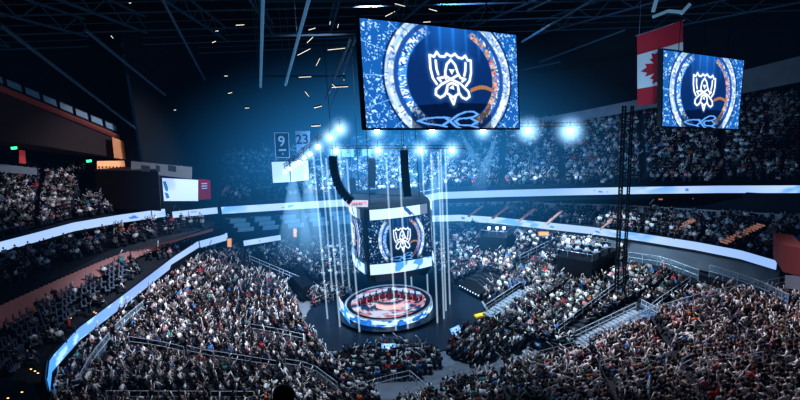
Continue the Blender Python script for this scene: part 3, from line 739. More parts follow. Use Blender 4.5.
# desks, players, monitors
ZD = 1.28
def desk(x, y, rz, lab):
    d = empty('player_desk', (x, y, ZD), lab, 'desk', 'player desks on the round stage', rz)
    MB().box((0, 0, .74), (4.6, .8, .06)).build('desk_top', M['white'], d)
    MB().box((0, .38, .37), (4.6, .05, .7)).build('front_panel', mat('red_panel', (.6, .06, .08), .5, emit=.7, ecol=(.9, .12, .14)), d)
    for s in (-1, 1): MB().box((s*2.2, 0, .36), (.06, .7, .7)).build('leg', M['black'], d)
    return d
for side, (dx, dy, rz) in enumerate(((-1.9, .4, .5), (2.3, .6, -.5))):
    desk(cx+dx, cy+dy, rz, ('long white player desk with red front on the left of the round stage', 'long white player desk with red front on the right of the round stage')[side])
    R_ = Matrix.Rotation(rz, 3, 'Z')
    for k in range(5):
        o_ = R_ @ Vector((-1.8+k*.9, -.75, 0)); m_ = R_ @ Vector((-1.8+k*.9, .08, 0))
        person((cx+dx+o_.x, cy+dy+o_.y, ZD), rz, 0, (1, 0)[side], k % 2, k % 3, f'esports player in {("black hoodie","white shirt")[side]}, {ordn(k+1)} from left at the {("left","right")[side]} stage desk', 'players seated at the stage desks', name='player')
        mo = empty('monitor', (cx+dx+m_.x, cy+dy+m_.y, ZD+.77), f'small desk monitor, {ordn(k+1)} from left on the {("left","right")[side]} stage desk', 'monitor', 'monitors on the stage desks', rz)
        MB().box((0, 0, .3), (.62, .04, .36)).build('screen', M['pale'], mo); MB().box((0, 0, .06), (.06, .06, .12)).box((0, 0, .01), (.25, .2, .02)).build('stand', M['black'], mo)
        ch_ = empty('gaming_chair', (cx+dx+o_.x, cy+dy+o_.y, ZD), f'black gaming chair, {ordn(k+1)} from left at the {("left","right")[side]} stage desk', 'chair', 'gaming chairs on the stage', rz)
        MB().box((0, .05, .42), (.5, .5, .1)).build('seat', M['black'], ch_); MB().box((0, -.24, .85), (.5, .1, .85), taper=.8).build('backrest', M['red'], ch_); MB().tube((0, 0, 0), (0, 0, .4), .04).box((0, 0, .04), (.55, .06, .05)).box((0, 0, .04), (.06, .55, .05)).build('base', M['black'], ch_)
# people walking/standing on stage rear edge
cb = empty('centre_console', (cx+.2, cy-2.0, ZD), 'curved glowing console at the front of the round stage', 'console')
lathe([(2.0, 0), (2.05, .9), (1.7, .95)], 24, -PI*.8, -PI*.2, (0, 1.2)).build('shell', M['white'], cb)
lathe([(2.12, .15), (2.12, .7)], 24, -PI*.8, -PI*.2, (0, 1.2)).build('light_band', mat('console_glow', (.9, .5, .5), .5, emit=.9, ecol=(1, .5, .5)), cb)
# small logo screens on the floor
def floor_screen(c4, label):
    o = empty('floor_screen', tuple(c4[3]), label, 'screen')
    C = picture(60, 36, 1.6, .5, .5, 1.6); C = C*.8+np.array([.05, .2, .45])
    grid_mesh('led_panel', quad_grid(*c4, 60, 36), C, M['screen'], o, tuple(c4[3]))
    MB(c4[3]).hexa([p+Vector((0, .04, 0)) for p in c4], [p+Vector((0, .2, 0)) for p in c4]).tube(c4[3]+Vector((.3, .12, 0)), Vector((c4[3].x+.3, c4[3].y+.12, .1)), .05).tube(c4[2]+Vector((-.3, .12, 0)), Vector((c4[2].x-.3, c4[2].y+.12, .1)), .05).build('casing', M['black'], o)
yb = at(388, 353, .5).y
floor_screen([aty(381, 343.5, yb), aty(395.5, 343, yb), aty(396, 351.5, yb), aty(382, 352, yb)], 'small logo screen on the floor in front of the central seat block')
y0, y1 = at(452, 338, .5).y, at(462, 333, .5).y
floor_screen([aty(449.5, 329, y0), aty(459, 324.5, y1), aty(463, 333, y1), aty(453.5, 338, y0)], 'small tilted logo screen on the floor right of the stage')
# ------------------------------------------------------------------ light columns round the stage
for n_, (bx, by, tx) in enumerate(((327.6, 319, 172), (340, 327, 166), (344, 296, 172), (359.5, 332, 160), (350, 294, 180), (396, 332, 150), (408, 330.5, 150), (412, 293, 170), (428, 295, 168), (437.5, 323, 158), (444, 319, 156), (446, 311, 160), (450, 304.5, 165), (333, 300, 175))):
    b = at(bx, by, .2); zt = 21.
    o = lathe([(.13, 0), (.13, zt-.2)], 10).add([(.13*math.cos(2*PI*i/10), .13*math.sin(2*PI*i/10), 0) for i in range(10)], [tuple(range(9, -1, -1))]).add([(.13*math.cos(2*PI*i/10), .13*math.sin(2*PI*i/10), zt-.2) for i in range(10)], [tuple(range(10))]).build('light_column', M['beam'], None, (b.x, b.y, .2))
    tag(o, f'slender white light column rising from the floor, {ordn(n_+1)} in the ring round the stage', 'light beam', 'white light columns around the stage')
# ------------------------------------------------------------------ centre scoreboard
def scoreboard():
    c = aty(396, 238, 59.5); yaw = math.radians(16)
    zt, zb = aty(396, 207, 55).z, aty(396, 272, 55).z
    o = empty('centre_scoreboard', (c.x-.65, 59.5, (zt+zb)/2), 'four-sided centre scoreboard hanging above the round stage', 'scoreboard', rz=yaw)
    h = (zt-zb)/2; a = 4.15; ch_ = 1.0
    def ring(d=0, bulge=.5, n=10):
        pts = []
        for s in range(4):
            R_ = Matrix.Rotation(s*PI/2, 3, 'Z')
            for i in range(n+1):
                t = -1+2*i/n; pts.append(R_ @ Vector((t*(a-ch_*.35), -(a+d+bulge*(1-t*t)), 0)))
        return pts
    def band(z0, z1, d0, d1):
        mb = MB(); r0, r1 = ring(d0), ring(d1); N = len(r0)
        for i in range(N):
            j = (i+1) % N; mb.quad((r0[i].x, r0[i].y, z0), (r0[j].x, r0[j].y, z0), (r1[j].x, r1[j].y, z1), (r1[i].x, r1[i].y, z1))
        mb.add([(p.x, p.y, z1) for p in r1], [tuple(range(N))]); mb.add([(p.x, p.y, z0) for p in r0], [tuple(range(N-1, -1, -1))])
        return mb
    band(-h, h, -.15, -.15).build('body', M['black'], o)
    band(-h-1.3, -h, -1.2, -.1).build('underside', mat('underside_blue', (.01, .02, .04), .5), o)
    band(h+.0, h+.5, -.15, -.6).build('top_cap', M['void'], o)
    def face(s, z0, z1, fr, col, name, d=.03):
        R_ = np.array(Matrix.Rotation(s*PI/2, 3, 'Z')); nv, nu = col.shape[:2]
        t = np.linspace(-fr, fr, nu); P = np.zeros((nv, nu, 3))
        P[..., 0] = (t*(a-ch_*.35))[None]; P[..., 1] = -(a+d+.5*(1-t*t))[None]; P[..., 2] = np.linspace(z1, z0, nv)[:, None]
        grid_mesh(name, P @ R_.T, col, M['screen'], o)
    for s in range(4):
        C = picture(150, 100, 1.75, .52 if s == 0 else .5, .5, 1.1, dark=True, seed=5+s)*.9
        face(s, -h+1.35, h-1.35, .97, C, 'screen')
        u = np.linspace(0, 8, 100)[None]*np.ones((14, 1)); v = np.linspace(0, 1, 14)[:, None]*np.ones((1, 100))
        C2 = np.zeros((14, 100, 3)); C2[:] = (.50, .68, .95); nn = vnoise(u*2, v*2+u*.8, s+3); C2[(nn > .6)*(u > 3)] = (.08, .3, .7)
        face(s, -h, -h+1.25, .99, C2, 'lower_ribbon', .08)
        C3 = np.zeros((14, 100, 3)); C3[:] = (.52, .70, .95); C3[(np.abs(v-.5-(u-5.2)*.8) < .25)*(u > 4.6)*(u < 7.5)*(vnoise(u*3, v*3, 8) > .35)] = (.03, .08, .2); C3[u > 6.9] = C3[u > 6.9]*.25
        face(s, h-1.25, h-.05, .9, C3, 'upper_ribbon', .08)
    for x in (-3, 3):
        for y in (-3, 3): MB().tube((x, y, h), (x*.9, y*.9, h+17), .05).build('cable', M['black'], o)
    return o
scoreboard()
# small far structure above the scoreboard: hanging screen
# ------------------------------------------------------------------ hanging screens
def hung_screen(corners, nu, nv, asp, label, cx=.53):
    o = empty('hanging_screen', tuple(corners[0]), label, 'screen')
    grid_mesh('led_panel', quad_grid(*corners, nu, nv), picture(nu, nv, asp, cx), M['screen'], o, tuple(corners[0]))
    n = (corners[1]-corners[0]).cross(corners[3]-corners[0]).normalized()
    if n.dot(corners[0]-CAM) < 0: n = -n
    ex = (corners[1]-corners[0]).normalized()*.14; ez = (corners[0]-corners[3]).normalized()*.14
    q = [corners[0]-ex+ez, corners[1]+ex+ez, corners[2]+ex-ez, corners[3]-ex-ez]
    MB(corners[0]).hexa([p+n*.04 for p in q], [p+n*.5 for p in q]).build('casing', M['black'], o)
    for t in (.2, .5, .8):
        p = lerp(corners[0], corners[1], t)+n*.25
        MB(corners[0]).tube(p, Vector((p.x, p.y, 42)), .04).build('cable', M['black'], o)
    return o
def upright(tl, tr_, br, bl, yl, yr): return [aty(*tl, yl), aty(*tr_, yr), aty(*br, yr), aty(*bl, yl)]
hung_screen(upright((359.5, 18), (516, 35), (519, 128), (366.5, 128), 34., 40.2), 400, 230, 1.6, 'largest hanging screen with winged cup emblem, top centre')
hung_screen(upright((663.5, 50), (744, 60.5), (738, 129), (662.5, 126), 48., 53.), 240, 170, 1.55, 'smaller hanging emblem screen at right, in front of the flag', .5)
# ------------------------------------------------------------------ flag of Canada hung upright
LEAF = [(0, .48), (.09, .30), (.20, .36), (.16, .10), (.30, .23), (.33, .14), (.48, .17), (.43, .04), (.49, -.01), (.25, -.20), (.28, -.28), (.03, -.24), (.03, -.48)]
LEAF = LEAF + [(-x, y) for x, y in LEAF[::-1]]
def flag():
    n, m_ = 110, 160; c = upright((637, 36), (683, 20), (683, 100), (638, 106), 60., 58.)
    P = quad_grid(*c, n, m_); u = np.linspace(0, 1, n)[None]*np.ones((m_, 1)); v = np.linspace(0, 1, m_)[:, None]*np.ones((1, n))
    P[..., 1] += .18*np.sin(u*9+v*2)*v
    C = np.zeros((m_, n, 3)); C[:] = (.62, .66, .70); C[(v < .27) | (v > .75)] = (.42, .012, .03)
    X = -(v-.51)/.44*1.0; Y = -(u-.44)/.75; 
    ins = np.zeros(X.shape, bool); j = len(LEAF)-1
    for i in range(len(LEAF)):
        xi, yi = LEAF[i]; xj, yj = LEAF[j]
        cond = ((yi > Y) != (yj > Y)) & (X < (xj-xi)*(Y-yi)/(yj-yi+1e-12)+xi); ins ^= cond; j = i
    C[ins] = (.42, .012, .03)
    o = empty('hanging_flag', tuple(c[0]), 'red and white Canadian maple leaf flag hung lengthwise behind the smaller screen', 'flag')
    grid_mesh('cloth', P, C, M['print'], o, tuple(c[0]))
    MB(c[0]).tube(c[0]-Vector((.2, 0, 0)), c[1]+Vector((.2, 0, 0)), .06).build('pole', M['steel'], o)
    for t in (.05, .95):
        p = lerp(c[0], c[1], t); MB(c[0]).tube(p, Vector((p.x, p.y, 42)), .025).build('cable', M['steel'], o)
    l = bpy.data.lights.new('flag_light', 'SPOT'); l.energy = 2500; l.spot_size = .5; l.color = (.8, .85, 1)
    lo = link('flag_light', l); lo.location = (20, 38, 30); lo.rotation_euler = (Vector(((c[0]+c[2])/2))-lo.location).to_track_quat('-Z', 'Y').to_euler()
flag()
# ------------------------------------------------------------------ text helper
def text(s, loc, size, m, parent=None, rz=0, name='lettering', align='CENTER', rx=PI/2):
    cu = bpy.data.curves.new(name, 'FONT'); cu.body = s; cu.size = size; cu.align_x = align; cu.align_y = 'CENTER'; cu.extrude = .01; cu.offset = size*.012
    t = bpy.data.objects.new(name, cu); COL.objects.link(t); dg = bpy.context.evaluated_depsgraph_get(); dg.update()
    me = bpy.data.meshes.new_from_object(t.evaluated_get(dg)); bpy.data.objects.remove(t)
    me.materials.clear(); o = link(name, me, m, parent); o.location = loc; o.rotation_euler = (rx, 0, rz)
    return o
# hanging banners at the far end
def banner(c, num, label, sub, ink, cloth, border=None, y=66.):
    q = upright(*c, y, y); o = empty('hanging_banner', tuple(q[0]), label, 'banner')
    MB(q[0]).hexa(q, [p+Vector((0, .06, 0)) for p in q]).build('cloth', cloth, o)
    ctr = (q[0]+q[2])/2-q[0]; w = (q[1]-q[0]).length; h = (q[0]-q[3]).length
    num and text(num, ctr+Vector((0, -.04, h*.14)), h*.55, ink, o, name='number')
    if sub == '=': MB().box(ctr+Vector((0, -.05, -h*.18)), (w*.5, .02, h*.07)).build('name_bar', ink, o)
    elif sub: text(sub, ctr+Vector((0, -.04, -h*.3)), h*.3, ink, o)
    if border:
        mb = MB(q[0])
        for a, b in zip(q, q[1:]+q[:1]): mb.tube(lerp(a, (q[0]+q[2])/2, .06)-Vector((0, .03, 0)), lerp(b, (q[0]+q[2])/2, .06)-Vector((0, .03, 0)), .05, 4)
        mb.build('border', border, o)
    return o, q, ctr, h
wink = mat('pale_ink', (.4, .55, .75), .5, emit=.28, ecol=(.4, .65, 1)); dink = mat('dark_ink', (.02, .04, .1), .6)
clothd = mat('navy_banner', (.02, .06, .14), .8, emit=.03, ecol=(.05, .2, .5)); clothl = mat('pale_banner', (.25, .42, .65), .8, emit=.12, ecol=(.3, .55, .9))
o, q, ctr, h = banner(((274, 132), (289, 132), (290, 158.5), (275.5, 158)), '9', 'navy hanging banner with pale number 9', '=', wink, clothd, wink)
text('A', ctr+Vector((0, -.04, -h*.33)), h*.12, wink, o)
o, q, ctr, h = banner(((295, 131), (310, 131), (310, 155), (297, 155)), '23', 'pale hanging banner with dark number 23 beside the number 9 banner', 'T', dink, clothl)
for px_, t in ((347, '2'),):
    banner(((342, 148), (354, 148), (354, 157), (342, 157)), t, 'small pale far banner with a dark curved mark', '', dink, clothl, y=68.)
banner(((362, 148), (372, 148), (372, 156), (362, 156)), '-', 'small pale far banner with a dark dash below the largest screen', '', dink, clothl, y=68.)
# plain pale advertising screens, far
def plain_screen(c, label, y, marks=(), m='pale'):
    q = upright(*c, y, y); o = empty('advert_screen', tuple(q[3]), label, 'screen')
    MB(q[3]).hexa(q, [p+Vector((0, .05, 0)) for p in q]).build('panel', M[m], o)
    e = .12; qq = [q[0]+Vector((-e, .06, e)), q[1]+Vector((e, .06, e)), q[2]+Vector((e, .06, -e)), q[3]+Vector((-e, .06, -e))]
    MB(q[3]).hexa(qq, [p+Vector((0, .3, 0)) for p in qq]).build('casing', M['black'], o)
    if marks:
        mb = MB(q[3])
        for poly in marks:
            P = [lerp(lerp(q[0], q[1], a), lerp(q[3], q[2], a), b)-Vector((0, .03, 0)) for a, b in poly]; mb.add(P, [tuple(range(len(P)))])
        mb.build('blue_mark', mat('blue_mark', (.05, .2, .5), .5, emit=.5, ecol=(.06, .28, .7)), o)
    return o
MK = [((.02, .15), (.10, .12), (.16, .45), (.12, .6), (.06, .5)), ((.04, .6), (.14, .66), (.18, .85), (.08, .9))]
plain_screen(((162, 178), (198, 180), (198, 201), (164, 201)), 'white advert screen with a blue mark at left beside the brown wall', 66, MK)
plain_screen(((271.5, 162), (289, 161.5), (290, 182), (273, 183)), 'pale blank advert screen below the number 9 banner', 67)
plain_screen(((290.5, 161.5), (308, 160.5), (309, 180), (291, 182)), 'square pale screen beneath the 23 banner, right of a matching one', 67)
plain_screen(((417, 183), (440, 183), (440, 194), (417, 194)), 'pale screen with small dark shapes behind the scoreboard at right', 72, [((.2, .3), (.3, .3), (.3, .9), (.2, .9)), ((.55, .2), (.7, .2), (.62, .8))])
# red banner beside left advert screen
q = upright((198.5, 179), (210, 180), (211, 199), (199, 200), 66, 66)
o = empty('wall_banner', tuple(q[3]), 'dark red wall banner with pale lettering right of the white advert screen', 'banner')
MB(q[3]).hexa(q, [p+Vector((0, .05, 0)) for p in q]).build('cloth', mat('maroon', (.25, .02, .06), .7, emit=.12, ecol=(.5, .03, .12)), o)
mb = MB(q[3])
for t_ in (.2, .32, .44): mb.box(lerp(lerp(q[0], q[3], t_), lerp(q[1], q[2], t_), .5)-Vector((0, .05, 0)), (.75, .02, .13))
mb.build('pale_mark', wink, o)
# arena name sign on the far ribbon
q = upright((346, 200.5), (368, 200.5), (368, 207), (346, 207), 53.6, 53.6)
o = empty('arena_name_sign', tuple(q[3]), 'small white sign reading SCOTIABANK ARENA above the scoreboard', 'sign')
MB(q[3]).hexa(q, [p+Vector((0, .1, 0)) for p in q]).build('panel', mat('sign_white', (.8, .8, .85), .5, emit=.6, ecol=(.8, .88, 1)), o)
w = (q[1]-q[0]).length
sr = mat('sign_red', (.7, .02, .02), .5, emit=.8, ecol=(1, .06, .08))
text('SCOTIABANK', (q[0]*.7+q[2]*.3)-q[3]+Vector((w*.2, -.03, -.1)), .36, sr, o); text('ARENA', (q[0]*.3+q[2]*.7)-q[3]+Vector((-w*.2, -.03, .1)), .36, dink, o)
# ------------------------------------------------------------------ stage lights
DISCX = discc
lamp_bm = None
def lampobj(p, r, label, group, glow=1., tilt=0, energy=0):
    o = empty('stage_light', tuple(p), label, 'lamp', group)
    dv = (CAM-p).normalized(); dv = Vector((dv.x, dv.y, dv.z)).normalized()
    MB().tube(-dv*.5, -dv*.02, r*1.15, 10, r*1.2).tube(Vector((0, 0, .2)), Vector((0, 0, 1.0)), .04).build('housing', M['black'], o)
    MB().tube(Vector((0, 0, 0)), dv*.04, r, 14).build('lens', M['lamp'], o)
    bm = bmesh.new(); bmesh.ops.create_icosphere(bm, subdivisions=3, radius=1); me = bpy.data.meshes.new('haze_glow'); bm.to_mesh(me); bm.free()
    g = link('haze_glow', me, M['glow'], o); g.scale = (glow,)*3; g['kind'] = 'stuff'  # self-lit ball standing in for the lamp's bloom in haze
    return o
FR = [(377, 131, 1.6), (432, 130.5, 1.8), (483, 130.5, 1.7), (528, 130.5, 2.1), (570, 131, 2.3)]
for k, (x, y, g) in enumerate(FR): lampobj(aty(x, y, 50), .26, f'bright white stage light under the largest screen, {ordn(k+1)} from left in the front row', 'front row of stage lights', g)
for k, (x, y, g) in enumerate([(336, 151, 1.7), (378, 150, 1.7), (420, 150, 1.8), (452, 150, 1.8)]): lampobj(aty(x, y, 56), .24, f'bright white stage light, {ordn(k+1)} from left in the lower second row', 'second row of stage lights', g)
ST = [(340, 129, 1.3), (330, 137.5, 1.3), (318, 147, 1.05), (310, 154, .9), (304, 158, .8), (299, 162, .7), (294.5, 165.5, .65), (290, 169, .6), (285, 172, .55)]
sp_ = []
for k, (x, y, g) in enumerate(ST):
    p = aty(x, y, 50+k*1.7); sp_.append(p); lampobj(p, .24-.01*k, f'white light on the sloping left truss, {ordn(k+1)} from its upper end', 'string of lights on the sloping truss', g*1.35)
# light cones in the haze
for k, (x, y, L, rr, tx, ty) in enumerate([(432, 152, 9, 1.1, .02, -.0), (452, 152, 7, 1.3, -.5, -.1), (398, 152, 5, .7, .5, 0), (399, 133, 5, .8, -.6, 0), (460, 131, 6, .9, .5, 0), (497, 133, 8, 1.2, -.35, 0), (318, 148, 16, 1.0, .15, 0), (304, 160, 12, .9, .1, 0), (292, 168, 11, 2.6, -.05, 0), (306, 158, 13, 2.2, .0, 0), (340, 152, 12, .9, .1, 0)]):
    p = aty(x, y, 56)
    mb = MB().tube((0, 0, 0), (0, 0, -1), .05, 20, 1.0)
    o = mb.build('light_cone', M['cone'], None, tuple(p)); o.scale = (rr, rr, L); o.rotation_euler = Vector((-tx, -ty, 1)).to_track_quat('Z', 'Y').to_euler()
    tag(o, f'pale blue light cone in the haze, {ordn(k+1)} of the fans below the lights', 'light beam', 'hazy light cones under the rig')
# trusses of the rig
def truss(a, b, label, name='lighting_truss', w=.35, m='void', parts=True, r=.035):
    a, b = Vector(a), Vector(b); o = empty(name, tuple(a), label, 'truss'); d = (b-a); L = d.length; d.normalize()
    x = d.orthogonal().normalized() if abs(d.z) > .9 else d.cross(Vector((0, 0, 1))).normalized(); y = d.cross(x)
    cs = [x*sx*w/2+y*sy*w/2 for sx, sy in ((-1, -1), (1, -1), (1, 1), (-1, 1))]
    for c in cs: MB(a).tube(a+c, b+c, r, 6).build('chord', M[m], o)
    mb = MB(a); n = max(2, int(L/(w*1.2)))
    for i in range(n):
        for j in range(4):
            mb.tube(a+d*L*i/n+cs[j], a+d*L*(i+1)/n+cs[(j+1) % 4], r*.55, 4)
    mb.build('bracing', M[m], o)
    return o
truss(aty(370, 127, 50.3), aty(590, 127, 50.3)+Vector((0, 0, .3)), 'black horizontal truss carrying the front row of lights')
truss(aty(330, 147, 56.3), aty(466, 147, 56.3), 'black horizontal truss carrying the lower row of lights')
truss(sp_[0]+Vector((0, .3, .8)), sp_[-1]+Vector((0, .3, .8)), 'black truss sloping down to the left with a string of lights')
for k, (x, yb_, r_) in enumerate(((619, 318, .11), (628, 305, .09))):
    b = at(x-4 if k == 0 else x-5, yb_, 1.0 if k == 0 else 3.); t = Vector((b.x, b.y, 25.3))
    truss(b, t, ('tall black vertical truss tower rising from the right lower tier', 'thinner black vertical truss tower just right of the main one')[k], 'truss_tower', .3 if k == 0 else .22, r=.05 if k == 0 else .04)
a_ = aty(560, 128, 50); 
# speaker arrays: curved hangs of cabinets
def speaker_array(x, y, Y, n, label, curve_=1, lean=.35):
    p = aty(x, y, Y); o = empty('speaker_array', tuple(p), label, 'speaker')
    MB().tube((0, 0, .3), (0, 0, 42-p.z), .03).build('cable', M['black'], o)
    cx_, cz_, a = 0, 0, 0
    for i in range(n):
        a = curve_*lean*(i/n)**1.5
        mb = MB().box((0, 0, 0), (.85, .7, .42), taper=.94); ob = mb.build('cabinet', M['black'], o)
        ob.location = (cx_, 0, cz_); ob.rotation_euler = (0, -a, 0)
        cx_ += math.sin(a)*.45; cz_ -= math.cos(a)*.45
    return o
speaker_array(333, 158, 52, 12, 'black curved speaker array hanging at left of the scoreboard', 1, 1.0)
speaker_array(404, 152, 52, 11, 'black speaker array hanging straight above the scoreboard', 1, .1)
speaker_array(352, 180, 64, 6, 'short black speaker array hanging behind the scoreboard', 1, .3)
speaker_array(372, 160, 60, 8, 'black speaker array between the curved and straight ones', -1, .3)
# ------------------------------------------------------------------ roof steel
AZ = math.radians(-9); e1 = Vector((math.sin(AZ), math.cos(AZ), 0)); e2 = Vector((e1.y, -e1.x, 0))
def rp(a, b, z): return Vector((0, 0, z)) + e1*a + e2*b
def roof_beam(p, q, r, m, name='roof_beam'):
    o = MB(p).hexa([p+Vector((0, 0, r*1.6)), p+e2*r+Vector((0, 0, r*1.6)), p+e2*r, p], [q+Vector((0, 0, r*1.6)), q+e2*r+Vector((0, 0, r*1.6)), q+e2*r, q])
    return tag(o.build(name, M[m], None, tuple(p)), kind='structure')
for i, b in enumerate((-62, -50, -40, -29, -22, -14, -6, 4, 14, 26, 40, 56)):
    z = 39-abs(b)*.06
    mb = MB(); p, q_ = rp(8, b, z), rp(130, b, z)
    for dz_, rr in ((0, .16), (2.2, .16)): mb.tube(p+Vector((0, 0, dz_)), q_+Vector((0, 0, dz_)), rr, 4)
    N = 26
    for k in range(N): mb.tube(lerp(p, q_, k/N)+Vector((0, 0, 0 if k % 2 else 2.2)), lerp(p, q_, (k+1)/N)+Vector((0, 0, 2.2 if k % 2 else 0)), .07, 4)
    tag(mb.build('roof_truss', M['truss']), kind='structure')
for a in (20, 30, 40, 50, 62, 76, 92, 110):
    mb = MB(); p, q_ = rp(a, -66, 36), rp(a, 70, 36)
    mb.tube(p, q_, .1, 4); mb.tube(p+Vector((0, 0, .9)), q_+Vector((0, 0, .9)), .06, 4)
    tag(mb.build('roof_crossbeam', M['truss']), kind='structure')
for (x0, y0, x1, y1, d0, d1, lab) in ((263, -5, 260.5, 87, 34, 50, 'left of the two pale blue hanging roof bars'), (310, -5, 285.5, 85, 34, 50, 'right of the two pale blue hanging roof bars')):
    a, b = aty(x0, y0, d0), aty(x1, y1, d1); o = empty('hanging_roof_bar', tuple(a), lab, 'beam')
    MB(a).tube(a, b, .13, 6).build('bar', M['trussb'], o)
    mb = MB(a)
    for t in (.1, .4, .7, .98): p = lerp(a, b, t); mb.tube(p, Vector((p.x, p.y, 41.5)), .03, 4)
    mb.build('hanger', M['truss'], o)
for (x0, y0, x1, y1, d) in ((263, 37, 480, 33, 42), (263, 51, 360, 48, 46), (262, 77, 345, 77, 50), (262, 3, 380, 2, 36)):
    roof_beam(aty(x0, y0, d), aty(x1, y1, d), .1, 'truss', 'roof_bar')
for (x0, y0, x1, y1, d0, d1) in ((0, 25, 135, 128, 30, 60), (160, -5, 205, 80, 38, 70), (85, 30, 165, 95, 36, 60), (360, 25, 330, 110, 44, 70), (350, 40, 325, 100, 40, 60), (600, -5, 522, 42, 40, 60), (625, 30, 540, 62, 70, 84), (560, 62, 522, 70, 84, 90), (560, -5, 528, 10, 40, 48)):
    a, b = aty(x0, y0, d0), aty(x1, y1, d1); tag(MB(a).tube(a, b, .13, 5).build('roof_brace', M['truss'], None, tuple(a)), kind='structure')
for k, (x, y, w_, a_) in enumerate([(240, 25, 8, 0), (214, 42, 4, .3), (217, 31, 3, 0), (226, 76, 3, 0), (230, 93, 4, .2), (247, 108, 4, 0), (312, 29, 7, .2), (304, 52, 14, .4), (330, 23, 3, 1.3), (338, 26, 4, 1.2), (337, 49, 18, .05), (340, 87, 16, 0), (334, 86, 5, -.9), (305, 77, 12, 0), (318, 62, 8, 1.0), (318, 107, 8, .2), (316, 126, 9, 0), (344, 80, 1, 1.5), (310, 40, 8, .7), (390, 14, 10, .4), (400, 5, 10, -.3), (433, 10, 8, -.3), (427, 22, 7, 0), (112, 37, 3, -1.), (130, 3, 2, 0), (175, 110, 2, 0), (307, 94, 6, -1.0)]):
    p = aty(x, y, 46); r_ = w_*.092/2; v = Vector((math.cos(a_), 0, math.sin(a_)))
    o = empty('catwalk_light', tuple(p), f'warm catwalk lamp strip glinting in the dark roof, {ordn(k+1)} of many', 'lamp', 'small lamps along the roof catwalks')
    MB().tube(-v*r_, v*r_, .028, 6).build('tube', M['warmw'], o); MB().tube(-v*r_+Vector((0, .08, .09)), v*r_+Vector((0, .08, .09)), .07, 6).build('housing', M['black'], o)
# folded steel brackets top right
o = empty('roof_bracket', tuple(aty(655, 10, 42)), 'pale blue angled steel brackets hanging above the flag', 'bracket')
oo = Vector(o.location); mb = MB(oo)
for pts in (((657, -2), (653, 12)), ((653, 17), (668, 11), (681, 12)), ((681, 14), (690, 4))): mb.path([aty(x, y, 42) for x, y in pts], .16, 4)
mb.build('arms', mat('bracket_blue', (.2, .35, .5), .5, emit=.25, ecol=(.3, .6, .9)), o)
# ------------------------------------------------------------------ left side: press box, brown wall, lit suite
q = [atd(-15, 78, 74), atd(133, 140, 80), atd(131, 160, 80), atd(-15, 137, 74)]
bkv = Vector((-9, 5, 0))
tag(MB().hexa(q, [p+bkv for p in q]).build('wall_press_box', M['brown']), kind='structure')
e_ = atd(-15, 82, 73.7), atd(131, 142, 79.7)
tag(MB().tube(e_[0], e_[1], .35, 6).build('trim_press_edge', mat('red_edge', (.2, .05, .04), .6, emit=.05, ecol=(.5, .12, .10))), kind='structure')
for k in range(9):
    t0 = k/9+.02; p, p2 = lerp(e_[0], e_[1], t0)+Vector((0, 0, .6)), lerp(e_[0], e_[1], t0+.095)+Vector((0, 0, .6))
    o = empty('press_box_window', tuple(p), f'pale strip of lit press box glass above the red edge, {ordn(k+1)} from left', 'window', 'lit press box panes at upper left')
    MB(p).quad(p, p2, p2+Vector((0, 0, .9)), p+Vector((0, 0, .9))).build('pane', mat('press_pane', (.1, .2, .3), .4, emit=.04, ecol=(.2, .45, .7)), o)
    MB(p).path([p, p2, p2+Vector((0, 0, .9)), p+Vector((0, 0, .9)), p], .07, 4).build('frame', M['black'], o)
q = [atd(112, 137, 77.5), atd(129, 143, 78.5), atd(130, 160, 78.5), atd(114, 158, 77.5)]
tag(MB().quad(*q).build('wall_copper_panel', M['copper']), kind='structure')  # copper patch, the warm light on it put in as glow
# brown end wall
q = [atd(94, 170, 78), atd(158, 171, 70), atd(161, 211, 70), atd(100, 208, 78)]
tag(MB().hexa(q, [p+Vector((-4, 9, 0)) for p in q]).build('wall_brown_end', M['brown']), kind='structure')
q = [atd(97, 161, 78.6), atd(131, 160.5, 78.6), atd(131, 172, 78.6), atd(97, 172, 78.6)]
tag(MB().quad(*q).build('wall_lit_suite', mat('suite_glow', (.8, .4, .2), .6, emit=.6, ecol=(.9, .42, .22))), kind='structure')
for k in range(9):
    p = atd(100+k*3.6, 172.5, 78.2); person(tuple(p-Vector((0, 0, .55))), -.5, 0, 1, 0, 1, f'dark guest seated before the orange lit suite, {ordn(k+1)} from left', 'guests in front of the orange suite', name='suite_guest')
q = [atd(131, 161, 74.5), atd(192, 167, 70), atd(192, 179, 70), atd(131, 172, 74.5)]
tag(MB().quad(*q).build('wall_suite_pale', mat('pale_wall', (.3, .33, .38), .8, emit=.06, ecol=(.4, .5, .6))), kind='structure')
for (x0, x1) in ((141, 150), (156, 160), (168, 176)):
    q = [atd(x0, 165, 70), atd(x1, 166, 70), atd(x1, 172, 70), atd(x0, 171, 70)]; tag(MB().quad(*q).build('wall_opening', M['dark']), kind='structure')
# side wall under press box at far left, dark doorways, red EXIT signs and green signs
def exit_sign(x, y, d, lab):
    p = atd(x, y, d); o = empty('exit_sign', tuple(p), lab, 'sign', rz=math.atan2(p.x, p.y)*-1)
    MB().box((0, 0, 0), (.7, .12, .4)).build('box', M['black'], o)
    MB().box((0, -.07, 0), (.6, .03, .3)).build('lit_face', M['green'], o); return o
exit_sign(14, 148, 76, 'green exit sign glowing at far left above the upper crowd')
exit_sign(89, 161, 77, 'green exit sign glowing beside the orange lit suite')
exit_sign(180, 167, 78, 'green exit sign glowing above the white advert screen')
q = [atd(-10, 163, 79), atd(37, 168, 79), atd(37, 175, 79), atd(-10, 171, 79)]
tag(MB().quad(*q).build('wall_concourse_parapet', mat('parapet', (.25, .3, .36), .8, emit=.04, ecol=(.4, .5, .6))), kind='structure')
q = [atd(19, 150, 80), atd(24, 151, 80), atd(25, 164, 80), atd(19, 163, 80)]
